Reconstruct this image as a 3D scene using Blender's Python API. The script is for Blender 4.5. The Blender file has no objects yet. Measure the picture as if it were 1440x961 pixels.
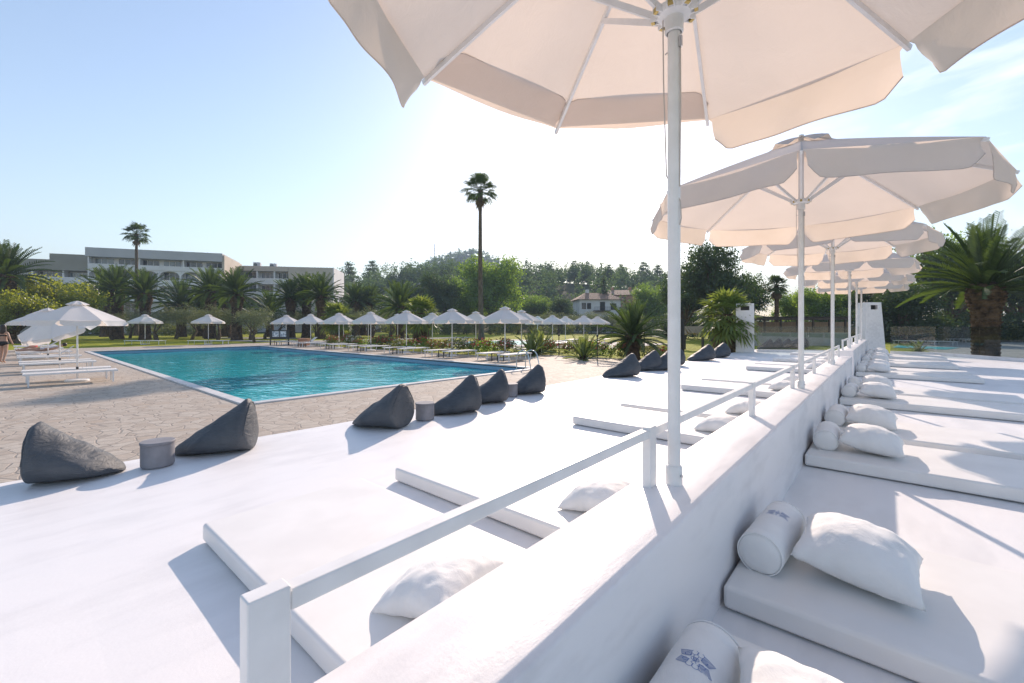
import bpy, math, random
from mathutils import Vector, Matrix, noise
R = math.radians
rng = random.Random(11)
SC = bpy.context.scene
COL = SC.collection
ORD = ['first', 'second', 'third', 'fourth', 'fifth', 'sixth', 'seventh', 'eighth', 'ninth', 'tenth', 'eleventh', 'twelfth']

# ------------------------------------------------------------------ frame of the place
# z = 0 is the pool deck, +Y runs along the white dividing wall, +X points away from the pool
TH = R(40.66)                      # the camera looks this far left of the wall's direction
EYE = 1.70
FPX = 610.0
ST, CT = math.sin(TH), math.cos(TH)
def at(bear, dist, z=0.0):
    """a point DIST metres ahead of the viewer on the bearing BEAR (1440 steps across the view)"""
    c = (bear - 720.0) / FPX * dist
    return Vector((c * CT - dist * ST, c * ST + dist * CT, z))
def height(dist, row):
    return EYE + (458.0 - row) * dist / FPX
def depth_of(x, y):
    return -x * ST + y * CT, x * CT + y * ST

# ------------------------------------------------------------------ tagging
def tag(o, label=None, cat=None, group=None, kind=None):
    if label: o['label'] = label
    if cat: o['category'] = cat
    if group: o['group'] = group
    if kind: o['kind'] = kind
    return o
def thing(name, label, cat, loc=(0, 0, 0), rz=0.0, group=None):
    o = bpy.data.objects.new(name, None)
    COL.objects.link(o)
    o.empty_display_size = 0.2
    o.location = loc
    o.rotation_euler = (0, 0, rz)
    return tag(o, label, cat, group)
def dup(root, loc, rz=None, scale=None, label=None, group=None):
    def cp(o, parent):
        c = o.copy()
        COL.objects.link(c)
        if parent is not None: c.parent = parent
        for ch in list(o.children): cp(ch, c)
        return c
    c = cp(root, None)
    c.location = loc
    if rz is not None: c.rotation_euler = (0, 0, rz)
    if scale is not None: c.scale = (scale, scale, scale) if not isinstance(scale, tuple) else scale
    if label: c['label'] = label
    if group: c['group'] = group
    return c

# ------------------------------------------------------------------ mesh builder
class MB:
    def __init__(s): s.v = []; s.f = []; s.m = []
    def add(s, vs, fs, mi=0):
        b = len(s.v)
        s.v.extend([tuple(p) for p in vs]); s.f.extend([tuple(b + i for i in f) for f in fs])
        s.m.extend([mi] * len(fs)); return s
    def box(s, x0, x1, y0, y1, z0, z1, mi=0, M=None):
        vs = [Vector(p) for p in ((x0,y0,z0),(x1,y0,z0),(x1,y1,z0),(x0,y1,z0),(x0,y0,z1),(x1,y0,z1),(x1,y1,z1),(x0,y1,z1))]
        if M is not None: vs = [M @ p for p in vs]
        return s.add(vs, [(0,3,2,1),(4,5,6,7),(0,1,5,4),(1,2,6,5),(2,3,7,6),(3,0,4,7)], mi)
    def bar(s, p, q, w, h, mi=0, up=(0, 0, 1)):
        p, q = Vector(p), Vector(q); d = (q - p).normalized(); u = Vector(up)
        a = d.cross(u)
        if a.length < 1e-4: a = d.cross(Vector((1, 0, 0)))
        a.normalize(); b = a.cross(d).normalized()
        vs = []
        for c in (p, q):
            for i, j in ((-1,-1),(1,-1),(1,1),(-1,1)): vs.append(c + a*(i*w/2) + b*(j*h/2))
        return s.add(vs, [(3,2,1,0),(4,5,6,7),(0,1,5,4),(1,2,6,5),(2,3,7,6),(3,0,4,7)], mi)
    def tube(s, pts, rad, n=8, mi=0, cap=True):
        pts = [Vector(p) for p in pts]
        if not isinstance(rad, (list, tuple)): rad = [rad] * len(pts)
        b = len(s.v); prev = None
        for i, p in enumerate(pts):
            d = (pts[min(i+1, len(pts)-1)] - pts[max(i-1, 0)])
            d = d.normalized() if d.length > 1e-9 else Vector((0, 0, 1))
            if prev is None:
                a = d.orthogonal().normalized()
            else:
                a = (prev - d * prev.dot(d))
                a = a.normalized() if a.length > 1e-6 else d.orthogonal().normalized()
            prev = a; c = d.cross(a)
            for k in range(n):
                t = 2*math.pi*k/n
                s.v.append(tuple(p + (a*math.cos(t) + c*math.sin(t))*rad[i]))
        for i in range(len(pts)-1):
            for k in range(n):
                s.f.append((b+i*n+k, b+i*n+(k+1)%n, b+(i+1)*n+(k+1)%n, b+(i+1)*n+k)); s.m.append(mi)
        if cap:
            s.f.append(tuple(b+k for k in reversed(range(n)))); s.m.append(mi)
            s.f.append(tuple(b+(len(pts)-1)*n+k for k in range(n))); s.m.append(mi)
        return s
    def lathe(s, prof, n=24, c=(0, 0, 0), mi=0, cap=True):
        b = len(s.v)
        for r, z in prof:
            for k in range(n):
                t = 2*math.pi*k/n
                s.v.append((c[0]+r*math.cos(t), c[1]+r*math.sin(t), c[2]+z))
        for i in range(len(prof)-1):
            for k in range(n):
                s.f.append((b+i*n+k, b+i*n+(k+1)%n, b+(i+1)*n+(k+1)%n, b+(i+1)*n+k)); s.m.append(mi)
        if cap:
            s.f.append(tuple(b+k for k in reversed(range(n)))); s.m.append(mi)
            s.f.append(tuple(b+(len(prof)-1)*n+k for k in range(n))); s.m.append(mi)
        return s
    def grid(s, fn, nu, nv, mi=0, closed_u=False):
        b = len(s.v); cols = nu if closed_u else nu + 1
        for j in range(nv+1):
            for i in range(cols): s.v.append(tuple(fn(i/nu, j/nv)))
        for j in range(nv):
            for i in range(nu):
                i2 = (i+1) % cols
                s.f.append((b+j*cols+i, b+j*cols+i2, b+(j+1)*cols+i2, b+(j+1)*cols+i)); s.m.append(mi)
        return s
    def build(s, name, mats, parent=None, smooth=False, bevel=0, seg=2, loc=None):
        me = bpy.data.meshes.new(name)
        me.from_pydata(s.v, [], s.f)
        if not isinstance(mats, (list, tuple)): mats = [mats]
        for m in mats: me.materials.append(m)
        if len(mats) > 1: me.polygons.foreach_set('material_index', s.m)
        if smooth: me.polygons.foreach_set('use_smooth', [True]*len(s.f))
        me.update()
        o = bpy.data.objects.new(name, me)
        COL.objects.link(o)
        if parent is not None: o.parent = parent
        if loc is not None: o.location = loc
        if bevel:
            b = o.modifiers.new('Bevel', 'BEVEL'); b.width = bevel; b.segments = seg
            b.limit_method = 'ANGLE'; b.angle_limit = R(40); b.harden_normals = False
            me.polygons.foreach_set('use_smooth', [True]*len(s.f))
            try:
                w = o.modifiers.new('WeightedNormal', 'WEIGHTED_NORMAL'); w.keep_sharp = True
            except Exception: pass
        return o

# ------------------------------------------------------------------ materials
def new_mat(name):
    m = bpy.data.materials.new(name); m.use_nodes = True
    nt = m.node_tree; nt.nodes.clear()
    out = nt.nodes.new('ShaderNodeOutputMaterial')
    return m, nt, out
def N(nt, typ, **kw):
    n = nt.nodes.new(typ)
    for k, v in kw.items():
        if k.startswith('_'): setattr(n, k[1:], v)
    return n
def L(nt, a, b): nt.links.new(a, b)
def ramp(nt, fac, stops):
    r = nt.nodes.new('ShaderNodeValToRGB'); e = r.color_ramp.elements
    while len(e) < len(stops): e.new(0.5)
    for i, (p, c) in enumerate(stops):
        e[i].position = p; e[i].color = (*c, 1)
    L(nt, fac, r.inputs[0]); return r.outputs[0]
def noise_node(nt, scale, detail=4, rough=0.55, vec=None, mapping=None, dist=0.0):
    tc = nt.nodes.new('ShaderNodeTexCoord'); src = tc.outputs['Object']
    if vec is not None: src = vec
    if mapping:
        mp = nt.nodes.new('ShaderNodeMapping'); mp.inputs['Scale'].default_value = mapping
        L(nt, src, mp.inputs[0]); src = mp.outputs[0]
    n = nt.nodes.new('ShaderNodeTexNoise'); n.inputs['Scale'].default_value = scale
    n.inputs['Detail'].default_value = detail; n.inputs['Roughness'].default_value = rough
    n.inputs['Distortion'].default_value = dist
    L(nt, src, n.inputs['Vector']); return n.outputs['Fac']
def bump(nt, h, strength, dist, normal=None):
    b = nt.nodes.new('ShaderNodeBump'); b.inputs['Strength'].default_value = strength
    b.inputs['Distance'].default_value = dist; L(nt, h, b.inputs['Height'])
    if normal is not None: L(nt, normal, b.inputs['Normal'])
    return b.outputs[0]
def simple(name, c1, c2=None, rough=0.5, scale=6.0, bscale=None, bstr=0.2, bdist=0.01, spec=0.5, metal=0.0, mapping=None, lo=0.35, hi=0.65, detail=4):
    m, nt, out = new_mat(name)
    p = nt.nodes.new('ShaderNodeBsdfPrincipled')
    p.inputs['Roughness'].default_value = rough; p.inputs['Metallic'].default_value = metal
    p.inputs['Specular IOR Level'].default_value = spec
    if c2 is None: p.inputs['Base Color'].default_value = (*c1, 1)
    else: L(nt, ramp(nt, noise_node(nt, scale, detail, mapping=mapping), [(lo, c1), (hi, c2)]), p.inputs['Base Color'])
    if bscale: L(nt, bump(nt, noise_node(nt, bscale, 3, mapping=mapping), bstr, bdist), p.inputs['Normal'])
    L(nt, p.outputs[0], out.inputs[0]); return m

M = {}
def plaster(name, c1, c2, rough, streak):
    m, nt, out = new_mat(name)
    p = nt.nodes.new('ShaderNodeBsdfPrincipled'); p.inputs['Specular IOR Level'].default_value = 0.5
    big = noise_node(nt, 1.1, 5, 0.6)
    fine = noise_node(nt, 9.0, 5, 0.6, mapping=streak)
    mx = N(nt, 'ShaderNodeMath', _operation='ADD'); L(nt, big, mx.inputs[0]); L(nt, fine, mx.inputs[1])
    hf = N(nt, 'ShaderNodeMath', _operation='MULTIPLY'); L(nt, mx.outputs[0], hf.inputs[0]); hf.inputs[1].default_value = 0.5
    L(nt, ramp(nt, hf.outputs[0], [(0.38, c1), (0.52, c2)]), p.inputs['Base Color'])
    rr = N(nt, 'ShaderNodeMapRange'); L(nt, fine, rr.inputs[0]); rr.inputs[3].default_value = rough - 0.1; rr.inputs[4].default_value = rough + 0.14
    L(nt, rr.outputs[0], p.inputs['Roughness'])
    b1 = bump(nt, noise_node(nt, 70, 4, 0.6), 0.10, 0.006)
    b2 = bump(nt, fine, 0.30, 0.012, b1)
    b3 = bump(nt, noise_node(nt, 2.2, 2), 0.10, 0.04, b2)
    L(nt, b3, p.inputs['Normal']); L(nt, p.outputs[0], out.inputs[0]); return m
M['wall_paint'] = plaster('wall_paint', (0.71, 0.69, 0.695), (0.82, 0.80, 0.805), 0.38, (1.0, 0.25, 1.0))
M['floor_paint'] = plaster('floor_paint', (0.74, 0.725, 0.72), (0.81, 0.795, 0.79), 0.50, (0.7, 0.16, 1.0))
M['mattress'] = simple('mattress', (0.77, 0.75, 0.725), (0.83, 0.81, 0.785), 0.46, 3.0, 24, 0.12, 0.004)
def cotton():
    m, nt, out = new_mat('cotton')
    p = nt.nodes.new('ShaderNodeBsdfPrincipled'); p.inputs['Roughness'].default_value = 0.85
    p.inputs['Specular IOR Level'].default_value = 0.2; p.inputs['Sheen Weight'].default_value = 0.15
    L(nt, ramp(nt, noise_node(nt, 5, 4), [(0.35, (0.77, 0.76, 0.745)), (0.65, (0.84, 0.83, 0.815))]), p.inputs['Base Color'])
    w = bump(nt, noise_node(nt, 420, 2), 0.12, 0.002)
    w2 = bump(nt, noise_node(nt, 11, 5, 0.6, dist=1.4), 0.3, 0.014, w)
    L(nt, w2, p.inputs['Normal']); L(nt, p.outputs[0], out.inputs[0]); return m
M['cotton'] = cotton()
def fabric(name, dif, tra, k):
    m, nt, out = new_mat(name)
    d = nt.nodes.new('ShaderNodeBsdfDiffuse'); t = nt.nodes.new('ShaderNodeBsdfTranslucent')
    x = nt.nodes.new('ShaderNodeMixShader'); x.inputs[0].default_value = k
    n = noise_node(nt, 1.6, 5, 0.6)
    L(nt, ramp(nt, n, [(0.3, tuple(c*0.94 for c in dif)), (0.7, dif)]), d.inputs[0])
    L(nt, ramp(nt, n, [(0.3, tuple(c*0.93 for c in tra)), (0.7, tra)]), t.inputs[0])
    b = bump(nt, noise_node(nt, 6, 4, 0.6, dist=0.6), 0.22, 0.02, bump(nt, noise_node(nt, 500, 1), 0.08, 0.001))
    L(nt, b, d.inputs['Normal']); L(nt, b, t.inputs['Normal'])
    L(nt, d.outputs[0], x.inputs[1]); L(nt, t.outputs[0], x.inputs[2]); L(nt, x.outputs[0], out.inputs[0]); return m
M['canopy'] = fabric('canopy', (0.76, 0.73, 0.71), (0.74, 0.59, 0.465), 0.43)
M['canopy_pool'] = fabric('canopy_pool', (0.82, 0.80, 0.79), (0.88, 0.78, 0.70), 0.30)
M['white_metal'] = simple('white_metal', (0.74, 0.735, 0.73), (0.82, 0.815, 0.81), 0.32, 8, 60, 0.05, 0.002)
M['steel'] = simple('steel', (0.55, 0.56, 0.57), None, 0.25, metal=1.0)
M['black_metal'] = simple('black_metal', (0.018, 0.018, 0.02), (0.03, 0.03, 0.03), 0.45)
M['brass'] = simple('brass', (0.45, 0.34, 0.12), None, 0.4, metal=0.6)
M['cord'] = simple('cord', (0.55, 0.50, 0.46), None, 0.8)
M['emblem'] = simple('emblem', (0.13, 0.21, 0.43), (0.22, 0.31, 0.53), 0.7, 60)
def bagmat():
    m, nt, out = new_mat('bean_bag_cloth')
    p = nt.nodes.new('ShaderNodeBsdfPrincipled'); p.inputs['Roughness'].default_value = 0.62; p.inputs['Specular IOR Level'].default_value = 0.35
    L(nt, ramp(nt, noise_node(nt, 4, 5), [(0.3, (0.055, 0.064, 0.074)), (0.7, (0.085, 0.096, 0.108))]), p.inputs['Base Color'])
    w = bump(nt, noise_node(nt, 300, 2), 0.15, 0.002)
    w2 = bump(nt, noise_node(nt, 7, 4, 0.55, mapping=(1, 1, 2.6), dist=1.2), 0.55, 0.03, w)
    L(nt, w2, p.inputs['Normal']); L(nt, p.outputs[0], out.inputs[0]); return m
M['bag'] = bagmat()
M['table_grey'] = simple('table_grey', (0.20, 0.20, 0.215), (0.26, 0.26, 0.28), 0.7, 7, 40, 0.15, 0.004)
def paving():
    m, nt, out = new_mat('crazy_paving')
    p = nt.nodes.new('ShaderNodeBsdfPrincipled'); p.inputs['Roughness'].default_value = 0.75; p.inputs['Specular IOR Level'].default_value = 0.3
    tc = nt.nodes.new('ShaderNodeTexCoord')
    wn = nt.nodes.new('ShaderNodeTexNoise'); wn.inputs['Scale'].default_value = 1.3; wn.inputs['Detail'].default_value = 2
    L(nt, tc.outputs['Object'], wn.inputs['Vector'])
    ad = N(nt, 'ShaderNodeVectorMath', _operation='MULTIPLY_ADD'); L(nt, wn.outputs['Color'], ad.inputs[0]); ad.inputs[1].default_value = (0.28, 0.28, 0); L(nt, tc.outputs['Object'], ad.inputs[2])
    v1 = nt.nodes.new('ShaderNodeTexVoronoi'); v1.feature = 'DISTANCE_TO_EDGE'; v1.inputs['Scale'].default_value = 4.1
    v2 = nt.nodes.new('ShaderNodeTexVoronoi'); v2.feature = 'F1'; v2.inputs['Scale'].default_value = 4.1
    L(nt, ad.outputs[0], v1.inputs['Vector']); L(nt, ad.outputs[0], v2.inputs['Vector'])
    hs = nt.nodes.new('ShaderNodeSeparateColor'); L(nt, v2.outputs['Color'], hs.inputs[0])
    base = ramp(nt, hs.outputs[0], [(0.0, (0.41, 0.35, 0.29)), (0.35, (0.47, 0.415, 0.35)), (0.65, (0.50, 0.45, 0.385)), (1.0, (0.43, 0.355, 0.285))])
    sp = ramp(nt, noise_node(nt, 9, 6, 0.65), [(0.3, (0.84, 0.82, 0.8)), (0.7, (1.08, 1.06, 1.05))])
    mu = N(nt, 'ShaderNodeMix', _data_type='RGBA', _blend_type='MULTIPLY'); mu.inputs[0].default_value = 1.0
    L(nt, base, mu.inputs[6]); L(nt, sp, mu.inputs[7])
    jt = N(nt, 'ShaderNodeMapRange'); L(nt, v1.outputs['Distance'], jt.inputs[0]); jt.inputs[1].default_value = 0.02; jt.inputs[2].default_value = 0.05
    mj = N(nt, 'ShaderNodeMix', _data_type='RGBA'); L(nt, jt.outputs[0], mj.inputs[0])
    mj.inputs[6].default_value = (0.335, 0.285, 0.24, 1); L(nt, mu.outputs[2], mj.inputs[7])
    L(nt, mj.outputs[2], p.inputs['Base Color'])
    L(nt, bump(nt, jt.outputs[0], 0.5, 0.012, bump(nt, noise_node(nt, 14, 5), 0.3, 0.012)), p.inputs['Normal'])
    L(nt, p.outputs[0], out.inputs[0]); return m
M['paving'] = paving()
M['coping'] = simple('coping', (0.50, 0.49, 0.48), (0.64, 0.63, 0.62), 0.6, 3, 30, 0.1, 0.004)
def pool_tile():
    m, nt, out = new_mat('pool_tile')
    p = nt.nodes.new('ShaderNodeBsdfPrincipled'); p.inputs['Roughness'].default_value = 0.3
    tc = nt.nodes.new('ShaderNodeTexCoord')
    br = nt.nodes.new('ShaderNodeTexBrick'); br.inputs['Scale'].default_value = 1.0; br.offset = 0.0
    br.inputs['Brick Width'].default_value = 0.15; br.inputs['Row Height'].default_value = 0.15; br.inputs['Mortar Size'].default_value = 0.006
    br.inputs['Color1'].default_value = (0.03, 0.50, 0.56, 1); br.inputs['Color2'].default_value = (0.04, 0.57, 0.62, 1); br.inputs['Mortar'].default_value = (0.12, 0.56, 0.60, 1)
    L(nt, tc.outputs['Object'], br.inputs['Vector']); L(nt, br.outputs[0], p.inputs['Base Color']); L(nt, p.outputs[0], out.inputs[0]); return m
M['pool_tile'] = pool_tile()
M['pool_line'] = simple('pool_line', (0.006, 0.05, 0.09), None, 0.3)
M['pool_band'] = simple('pool_band', (0.16, 0.33, 0.46), (0.22, 0.40, 0.52), 0.35, 12)
def water():
    m, nt, out = new_mat('water')
    tc = nt.nodes.new('ShaderNodeTexCoord')
    mp = nt.nodes.new('ShaderNodeMapping'); mp.inputs['Rotation'].default_value = (0, 0, -TH); mp.inputs['Scale'].default_value = (0.55, 1.7, 1)
    L(nt, tc.outputs['Object'], mp.inputs[0])
    n1 = noise_node(nt, 1.5, 3, 0.6, vec=mp.outputs[0], dist=0.7)
    n2 = noise_node(nt, 4.0, 2, 0.5, vec=mp.outputs[0], dist=0.5)
    b = bump(nt, n2, 0.35, 0.05)
    g = nt.nodes.new('ShaderNodeBsdfGlossy'); g.inputs['Roughness'].default_value = 0.03
    t = nt.nodes.new('ShaderNodeBsdfTransparent')
    t.inputs[0].default_value = (0.42, 0.90, 0.95, 1)
    df = nt.nodes.new('ShaderNodeBsdfDiffuse'); df.inputs[0].default_value = (0.006, 0.60, 0.68, 1)
    t0 = nt.nodes.new('ShaderNodeMixShader'); t0.inputs[0].default_value = 0.72; L(nt, t.outputs[0], t0.inputs[1]); L(nt, df.outputs[0], t0.inputs[2])
    fr = nt.nodes.new('ShaderNodeFresnel'); fr.inputs[0].default_value = 1.33
    L(nt, b, g.inputs['Normal']); L(nt, b, fr.inputs['Normal'])
    x = nt.nodes.new('ShaderNodeMixShader'); fk = N(nt, 'ShaderNodeMath', _operation='MULTIPLY'); L(nt, fr.outputs[0], fk.inputs[0]); fk.inputs[1].default_value = 1.0; L(nt, fk.outputs[0], x.inputs[0]); L(nt, t0.outputs[0], x.inputs[1]); L(nt, g.outputs[0], x.inputs[2])
    L(nt, x.outputs[0], out.inputs[0]); return m
M['water'] = water()
def glass(name, tint, k):
    m, nt, out = new_mat(name)
    g = nt.nodes.new('ShaderNodeBsdfGlossy'); g.inputs['Roughness'].default_value = 0.02
    t = nt.nodes.new('ShaderNodeBsdfTransparent'); t.inputs[0].default_value = (*tint, 1)
    lwt = nt.nodes.new('ShaderNodeLayerWeight'); pw_ = N(nt, 'ShaderNodeMath', _operation='POWER'); L(nt, lwt.outputs['Facing'], pw_.inputs[0]); pw_.inputs[1].default_value = 4.0
    fr = N(nt, 'ShaderNodeMath', _operation='MULTIPLY_ADD'); L(nt, pw_.outputs[0], fr.inputs[0]); fr.inputs[1].default_value = k; fr.inputs[2].default_value = 0.045
    x = nt.nodes.new('ShaderNodeMixShader'); L(nt, fr.outputs[0], x.inputs[0]); L(nt, t.outputs[0], x.inputs[1]); L(nt, g.outputs[0], x.inputs[2])
    L(nt, x.outputs[0], out.inputs[0]); return m
M['glass'] = glass('glass', (0.72, 0.78, 0.78), 0.55)
M['pane'] = simple('pane', (0.10, 0.13, 0.15), (0.20, 0.23, 0.25), 0.08, 0.35, spec=0.8)
M['dark_pane'] = simple('dark_pane', (0.02, 0.025, 0.03), None, 0.1, spec=0.8)
M['lawn'] = simple('lawn', (0.20, 0.235, 0.016), (0.36, 0.36, 0.035), 0.9, 0.55, 22, 0.8, 0.06, spec=0.15, detail=8)
M['earth'] = simple('earth', (0.05, 0.06, 0.025), (0.10, 0.10, 0.045), 0.95, 0.12, spec=0.1, detail=8)
M['path'] = simple('path', (0.36, 0.34, 0.32), (0.46, 0.44, 0.42), 0.85, 1.2)
M['trunk'] = simple('trunk', (0.085, 0.062, 0.042), (0.17, 0.13, 0.095), 0.9, 5, 14, 0.6, 0.05, mapping=(1, 1, 0.35), spec=0.15)
M['palm_trunk'] = simple('palm_trunk', (0.04, 0.026, 0.018), (0.15, 0.10, 0.065), 0.92, 4, 16, 0.7, 0.05, spec=0.12)
M['pale_trunk'] = simple('pale_trunk', (0.13, 0.105, 0.085), (0.24, 0.20, 0.165), 0.9, 3, 30, 0.4, 0.03, mapping=(1, 1, 4), spec=0.12)
def leaf(name, c1, c2, tra, k=0.4, gloss=0.06):
    m, nt, out = new_mat(name)
    gi = nt.nodes.new('ShaderNodeNewGeometry')
    big = noise_node(nt, 0.55, 3)
    mx = N(nt, 'ShaderNodeMath', _operation='MULTIPLY_ADD'); L(nt, gi.outputs['Random Per Island'], mx.inputs[0]); mx.inputs[1].default_value = 0.6
    sb = N(nt, 'ShaderNodeMath', _operation='MULTIPLY_ADD'); L(nt, big, sb.inputs[0]); sb.inputs[1].default_value = 0.9; sb.inputs[2].default_value = -0.25
    L(nt, sb.outputs[0], mx.inputs[2])
    col = ramp(nt, mx.outputs[0], [(0.1, c1), (0.9, c2)])
    d = nt.nodes.new('ShaderNodeBsdfDiffuse'); L(nt, col, d.inputs[0])
    t = nt.nodes.new('ShaderNodeBsdfTranslucent'); t.inputs[0].default_value = (*tra, 1)
    x = nt.nodes.new('ShaderNodeMixShader'); x.inputs[0].default_value = k; L(nt, d.outputs[0], x.inputs[1]); L(nt, t.outputs[0], x.inputs[2])
    g = nt.nodes.new('ShaderNodeBsdfGlossy'); g.inputs['Roughness'].default_value = 0.45; g.inputs[0].default_value = (0.8, 0.85, 0.9, 1)
    y = nt.nodes.new('ShaderNodeMixShader'); y.inputs[0].default_value = gloss; L(nt, x.outputs[0], y.inputs[1]); L(nt, g.outputs[0], y.inputs[2])
    L(nt, y.outputs[0], out.inputs[0]); return m
M['palm_leaf'] = leaf('palm_leaf', (0.020, 0.042, 0.015), (0.070, 0.11, 0.030), (0.13, 0.21, 0.03), 0.30, 0.04)
M['tall_leaf'] = leaf('tall_leaf', (0.022, 0.048, 0.020), (0.075, 0.12, 0.038), (0.14, 0.22, 0.035), 0.32, 0.04)
M['fan_leaf'] = leaf('fan_leaf', (0.055, 0.10, 0.022), (0.14, 0.19, 0.04), (0.30, 0.38, 0.06), 0.42, 0.06)
M['dry_leaf'] = leaf('dry_leaf', (0.12, 0.085, 0.05), (0.26, 0.19, 0.11), (0.30, 0.20, 0.10), 0.25, 0.02)
M['green_leaf'] = leaf('green_leaf', (0.04, 0.095, 0.012), (0.125, 0.20, 0.028), (0.32, 0.50, 0.045), 0.48)
M['lime_leaf'] = leaf('lime_leaf', (0.06, 0.11, 0.012), (0.17, 0.20, 0.02), (0.48, 0.52, 0.04), 0.5)
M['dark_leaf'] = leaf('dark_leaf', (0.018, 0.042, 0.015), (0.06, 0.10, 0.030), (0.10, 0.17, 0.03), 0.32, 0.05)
M['olive_leaf'] = leaf('olive_leaf', (0.085, 0.11, 0.055), (0.19, 0.215, 0.125), (0.24, 0.28, 0.10), 0.36, 0.05)
M['pine_leaf'] = leaf('pine_leaf', (0.030, 0.066, 0.030), (0.095, 0.15, 0.062), (0.16, 0.26, 0.07), 0.36, 0.03)
M['shrub_leaf'] = leaf('shrub_leaf', (0.05, 0.085, 0.018), (0.15, 0.17, 0.04), (0.26, 0.30, 0.05), 0.40)
M['petal_red'] = leaf('petal_red', (0.36, 0.06, 0.05), (0.52, 0.16, 0.12), (0.5, 0.15, 0.1), 0.3, 0.02)
M['petal_white'] = leaf('petal_white', (0.62, 0.58, 0.50), (0.75, 0.72, 0.66), (0.6, 0.55, 0.45), 0.3, 0.02)
M['hotel_white'] = simple('hotel_white', (0.66, 0.66, 0.67), (0.74, 0.74, 0.74), 0.8, 0.3)
M['hotel_grey'] = simple('hotel_grey', (0.42, 0.43, 0.45), (0.48, 0.49, 0.51), 0.8, 0.25)
M['hotel_beige'] = simple('hotel_beige', (0.46, 0.40, 0.335), (0.53, 0.47, 0.40), 0.85, 0.25)
M['hotel_olive'] = simple('hotel_olive', (0.27, 0.26, 0.22), (0.31, 0.30, 0.26), 0.85, 0.25)
M['roof_tile'] = simple('roof_tile', (0.20, 0.115, 0.075), (0.33, 0.20, 0.135), 0.85, 2.2, 9, 0.6, 0.08, mapping=(4, 1, 1))
M['terracotta'] = simple('terracotta', (0.42, 0.20, 0.12), (0.50, 0.27, 0.17), 0.85, 1.5)
M['house_white'] = simple('house_white', (0.66, 0.64, 0.60), (0.74, 0.72, 0.68), 0.85, 0.6)
M['wood_dark'] = simple('wood_dark', (0.035, 0.024, 0.018), (0.075, 0.05, 0.035), 0.7, 3, 20, 0.3, 0.01, mapping=(1, 1, 0.2))
M['reed'] = simple('reed', (0.20, 0.12, 0.075), (0.36, 0.235, 0.15), 0.9, 9, 18, 0.6, 0.03, mapping=(3, 3, 0.15))
M['thatch'] = simple('thatch', (0.25, 0.18, 0.10), (0.46, 0.35, 0.21), 0.95, 9, 22, 0.8, 0.05, mapping=(3, 3, 0.5))
M['poster'] = simple('poster', (0.25, 0.30, 0.36), (0.72, 0.74, 0.76), 0.5, 5, lo=0.45, hi=0.55)
M['skin'] = simple('skin', (0.40, 0.235, 0.165), (0.48, 0.29, 0.21), 0.55, 9)
M['hair'] = simple('hair', (0.02, 0.013, 0.01), (0.04, 0.025, 0.018), 0.5, 20)
M['black_cloth'] = simple('black_cloth', (0.012, 0.012, 0.014), None, 0.8)
M['pale_cloth'] = simple('pale_cloth', (0.45, 0.44, 0.47), (0.66, 0.64, 0.66), 0.85, 12)
M['red_cloth'] = simple('red_cloth', (0.45, 0.03, 0.035), (0.55, 0.06, 0.06), 0.8, 6)
M['lower_paving'] = simple('lower_paving', (0.26, 0.25, 0.24), (0.40, 0.38, 0.36), 0.85, 0.5)
# ------------------------------------------------------------------ camera, sky, sun
cam = bpy.data.cameras.new('camera'); cam.sensor_width = 36.0; cam.lens = FPX / 1440 * 36.0
cam.shift_y = -22.5 / 1440; cam.clip_start = 0.05; cam.clip_end = 5000
co = bpy.data.objects.new('camera', cam); COL.objects.link(co)
co.location = (0, 0, EYE); co.rotation_euler = (R(90), 0, TH); SC.camera = co

SUN_EL = R(25.6); SUN_AZ = TH - R(10.5)           # to the left of the wall's direction
sv = Vector((-math.sin(SUN_AZ)*math.cos(SUN_EL), math.cos(SUN_AZ)*math.cos(SUN_EL), math.sin(SUN_EL)))
sl = bpy.data.lights.new('sun', 'SUN'); sl.energy = 4.2; sl.angle = R(0.53); sl.color = (1.0, 0.885, 0.78)
so = bpy.data.objects.new('sun', sl); COL.objects.link(so); so.rotation_euler = sv.to_track_quat('Z', 'Y').to_euler()
w = bpy.data.worlds.new('World'); SC.world = w; w.use_nodes = True
nt = w.node_tree; bg = nt.nodes['Background']
sky = nt.nodes.new('ShaderNodeTexSky'); sky.sky_type = 'NISHITA'; sky.sun_disc = False
sky.sun_elevation = SUN_EL; sky.sun_rotation = -SUN_AZ
sky.air_density = 1.2; sky.dust_density = 0.45; sky.ozone_density = 2.2; sky.altitude = 20
# thin cirrus high on the right
tc = nt.nodes.new('ShaderNodeTexCoord')
mp = nt.nodes.new('ShaderNodeMapping'); mp.inputs['Scale'].default_value = (1.6, 1.6, 5.5); mp.inputs['Rotation'].default_value = (0.35, 0.2, 0.5)
nt.links.new(tc.outputs['Generated'], mp.inputs[0])
cn = nt.nodes.new('ShaderNodeTexNoise'); cn.inputs['Scale'].default_value = 1.7; cn.inputs['Detail'].default_value = 8; cn.inputs['Roughness'].default_value = 0.6; cn.inputs['Distortion'].default_value = 0.6
nt.links.new(mp.outputs[0], cn.inputs['Vector'])
cr = ramp(nt, cn.outputs['Fac'], [(0.50, (0, 0, 0)), (0.74, (1, 1, 1))])
cm = nt.nodes.new('ShaderNodeMix'); cm.data_type = 'RGBA'
cf = nt.nodes.new('ShaderNodeMath'); cf.operation = 'MULTIPLY'; nt.links.new(cr, cf.inputs[0])
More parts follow.
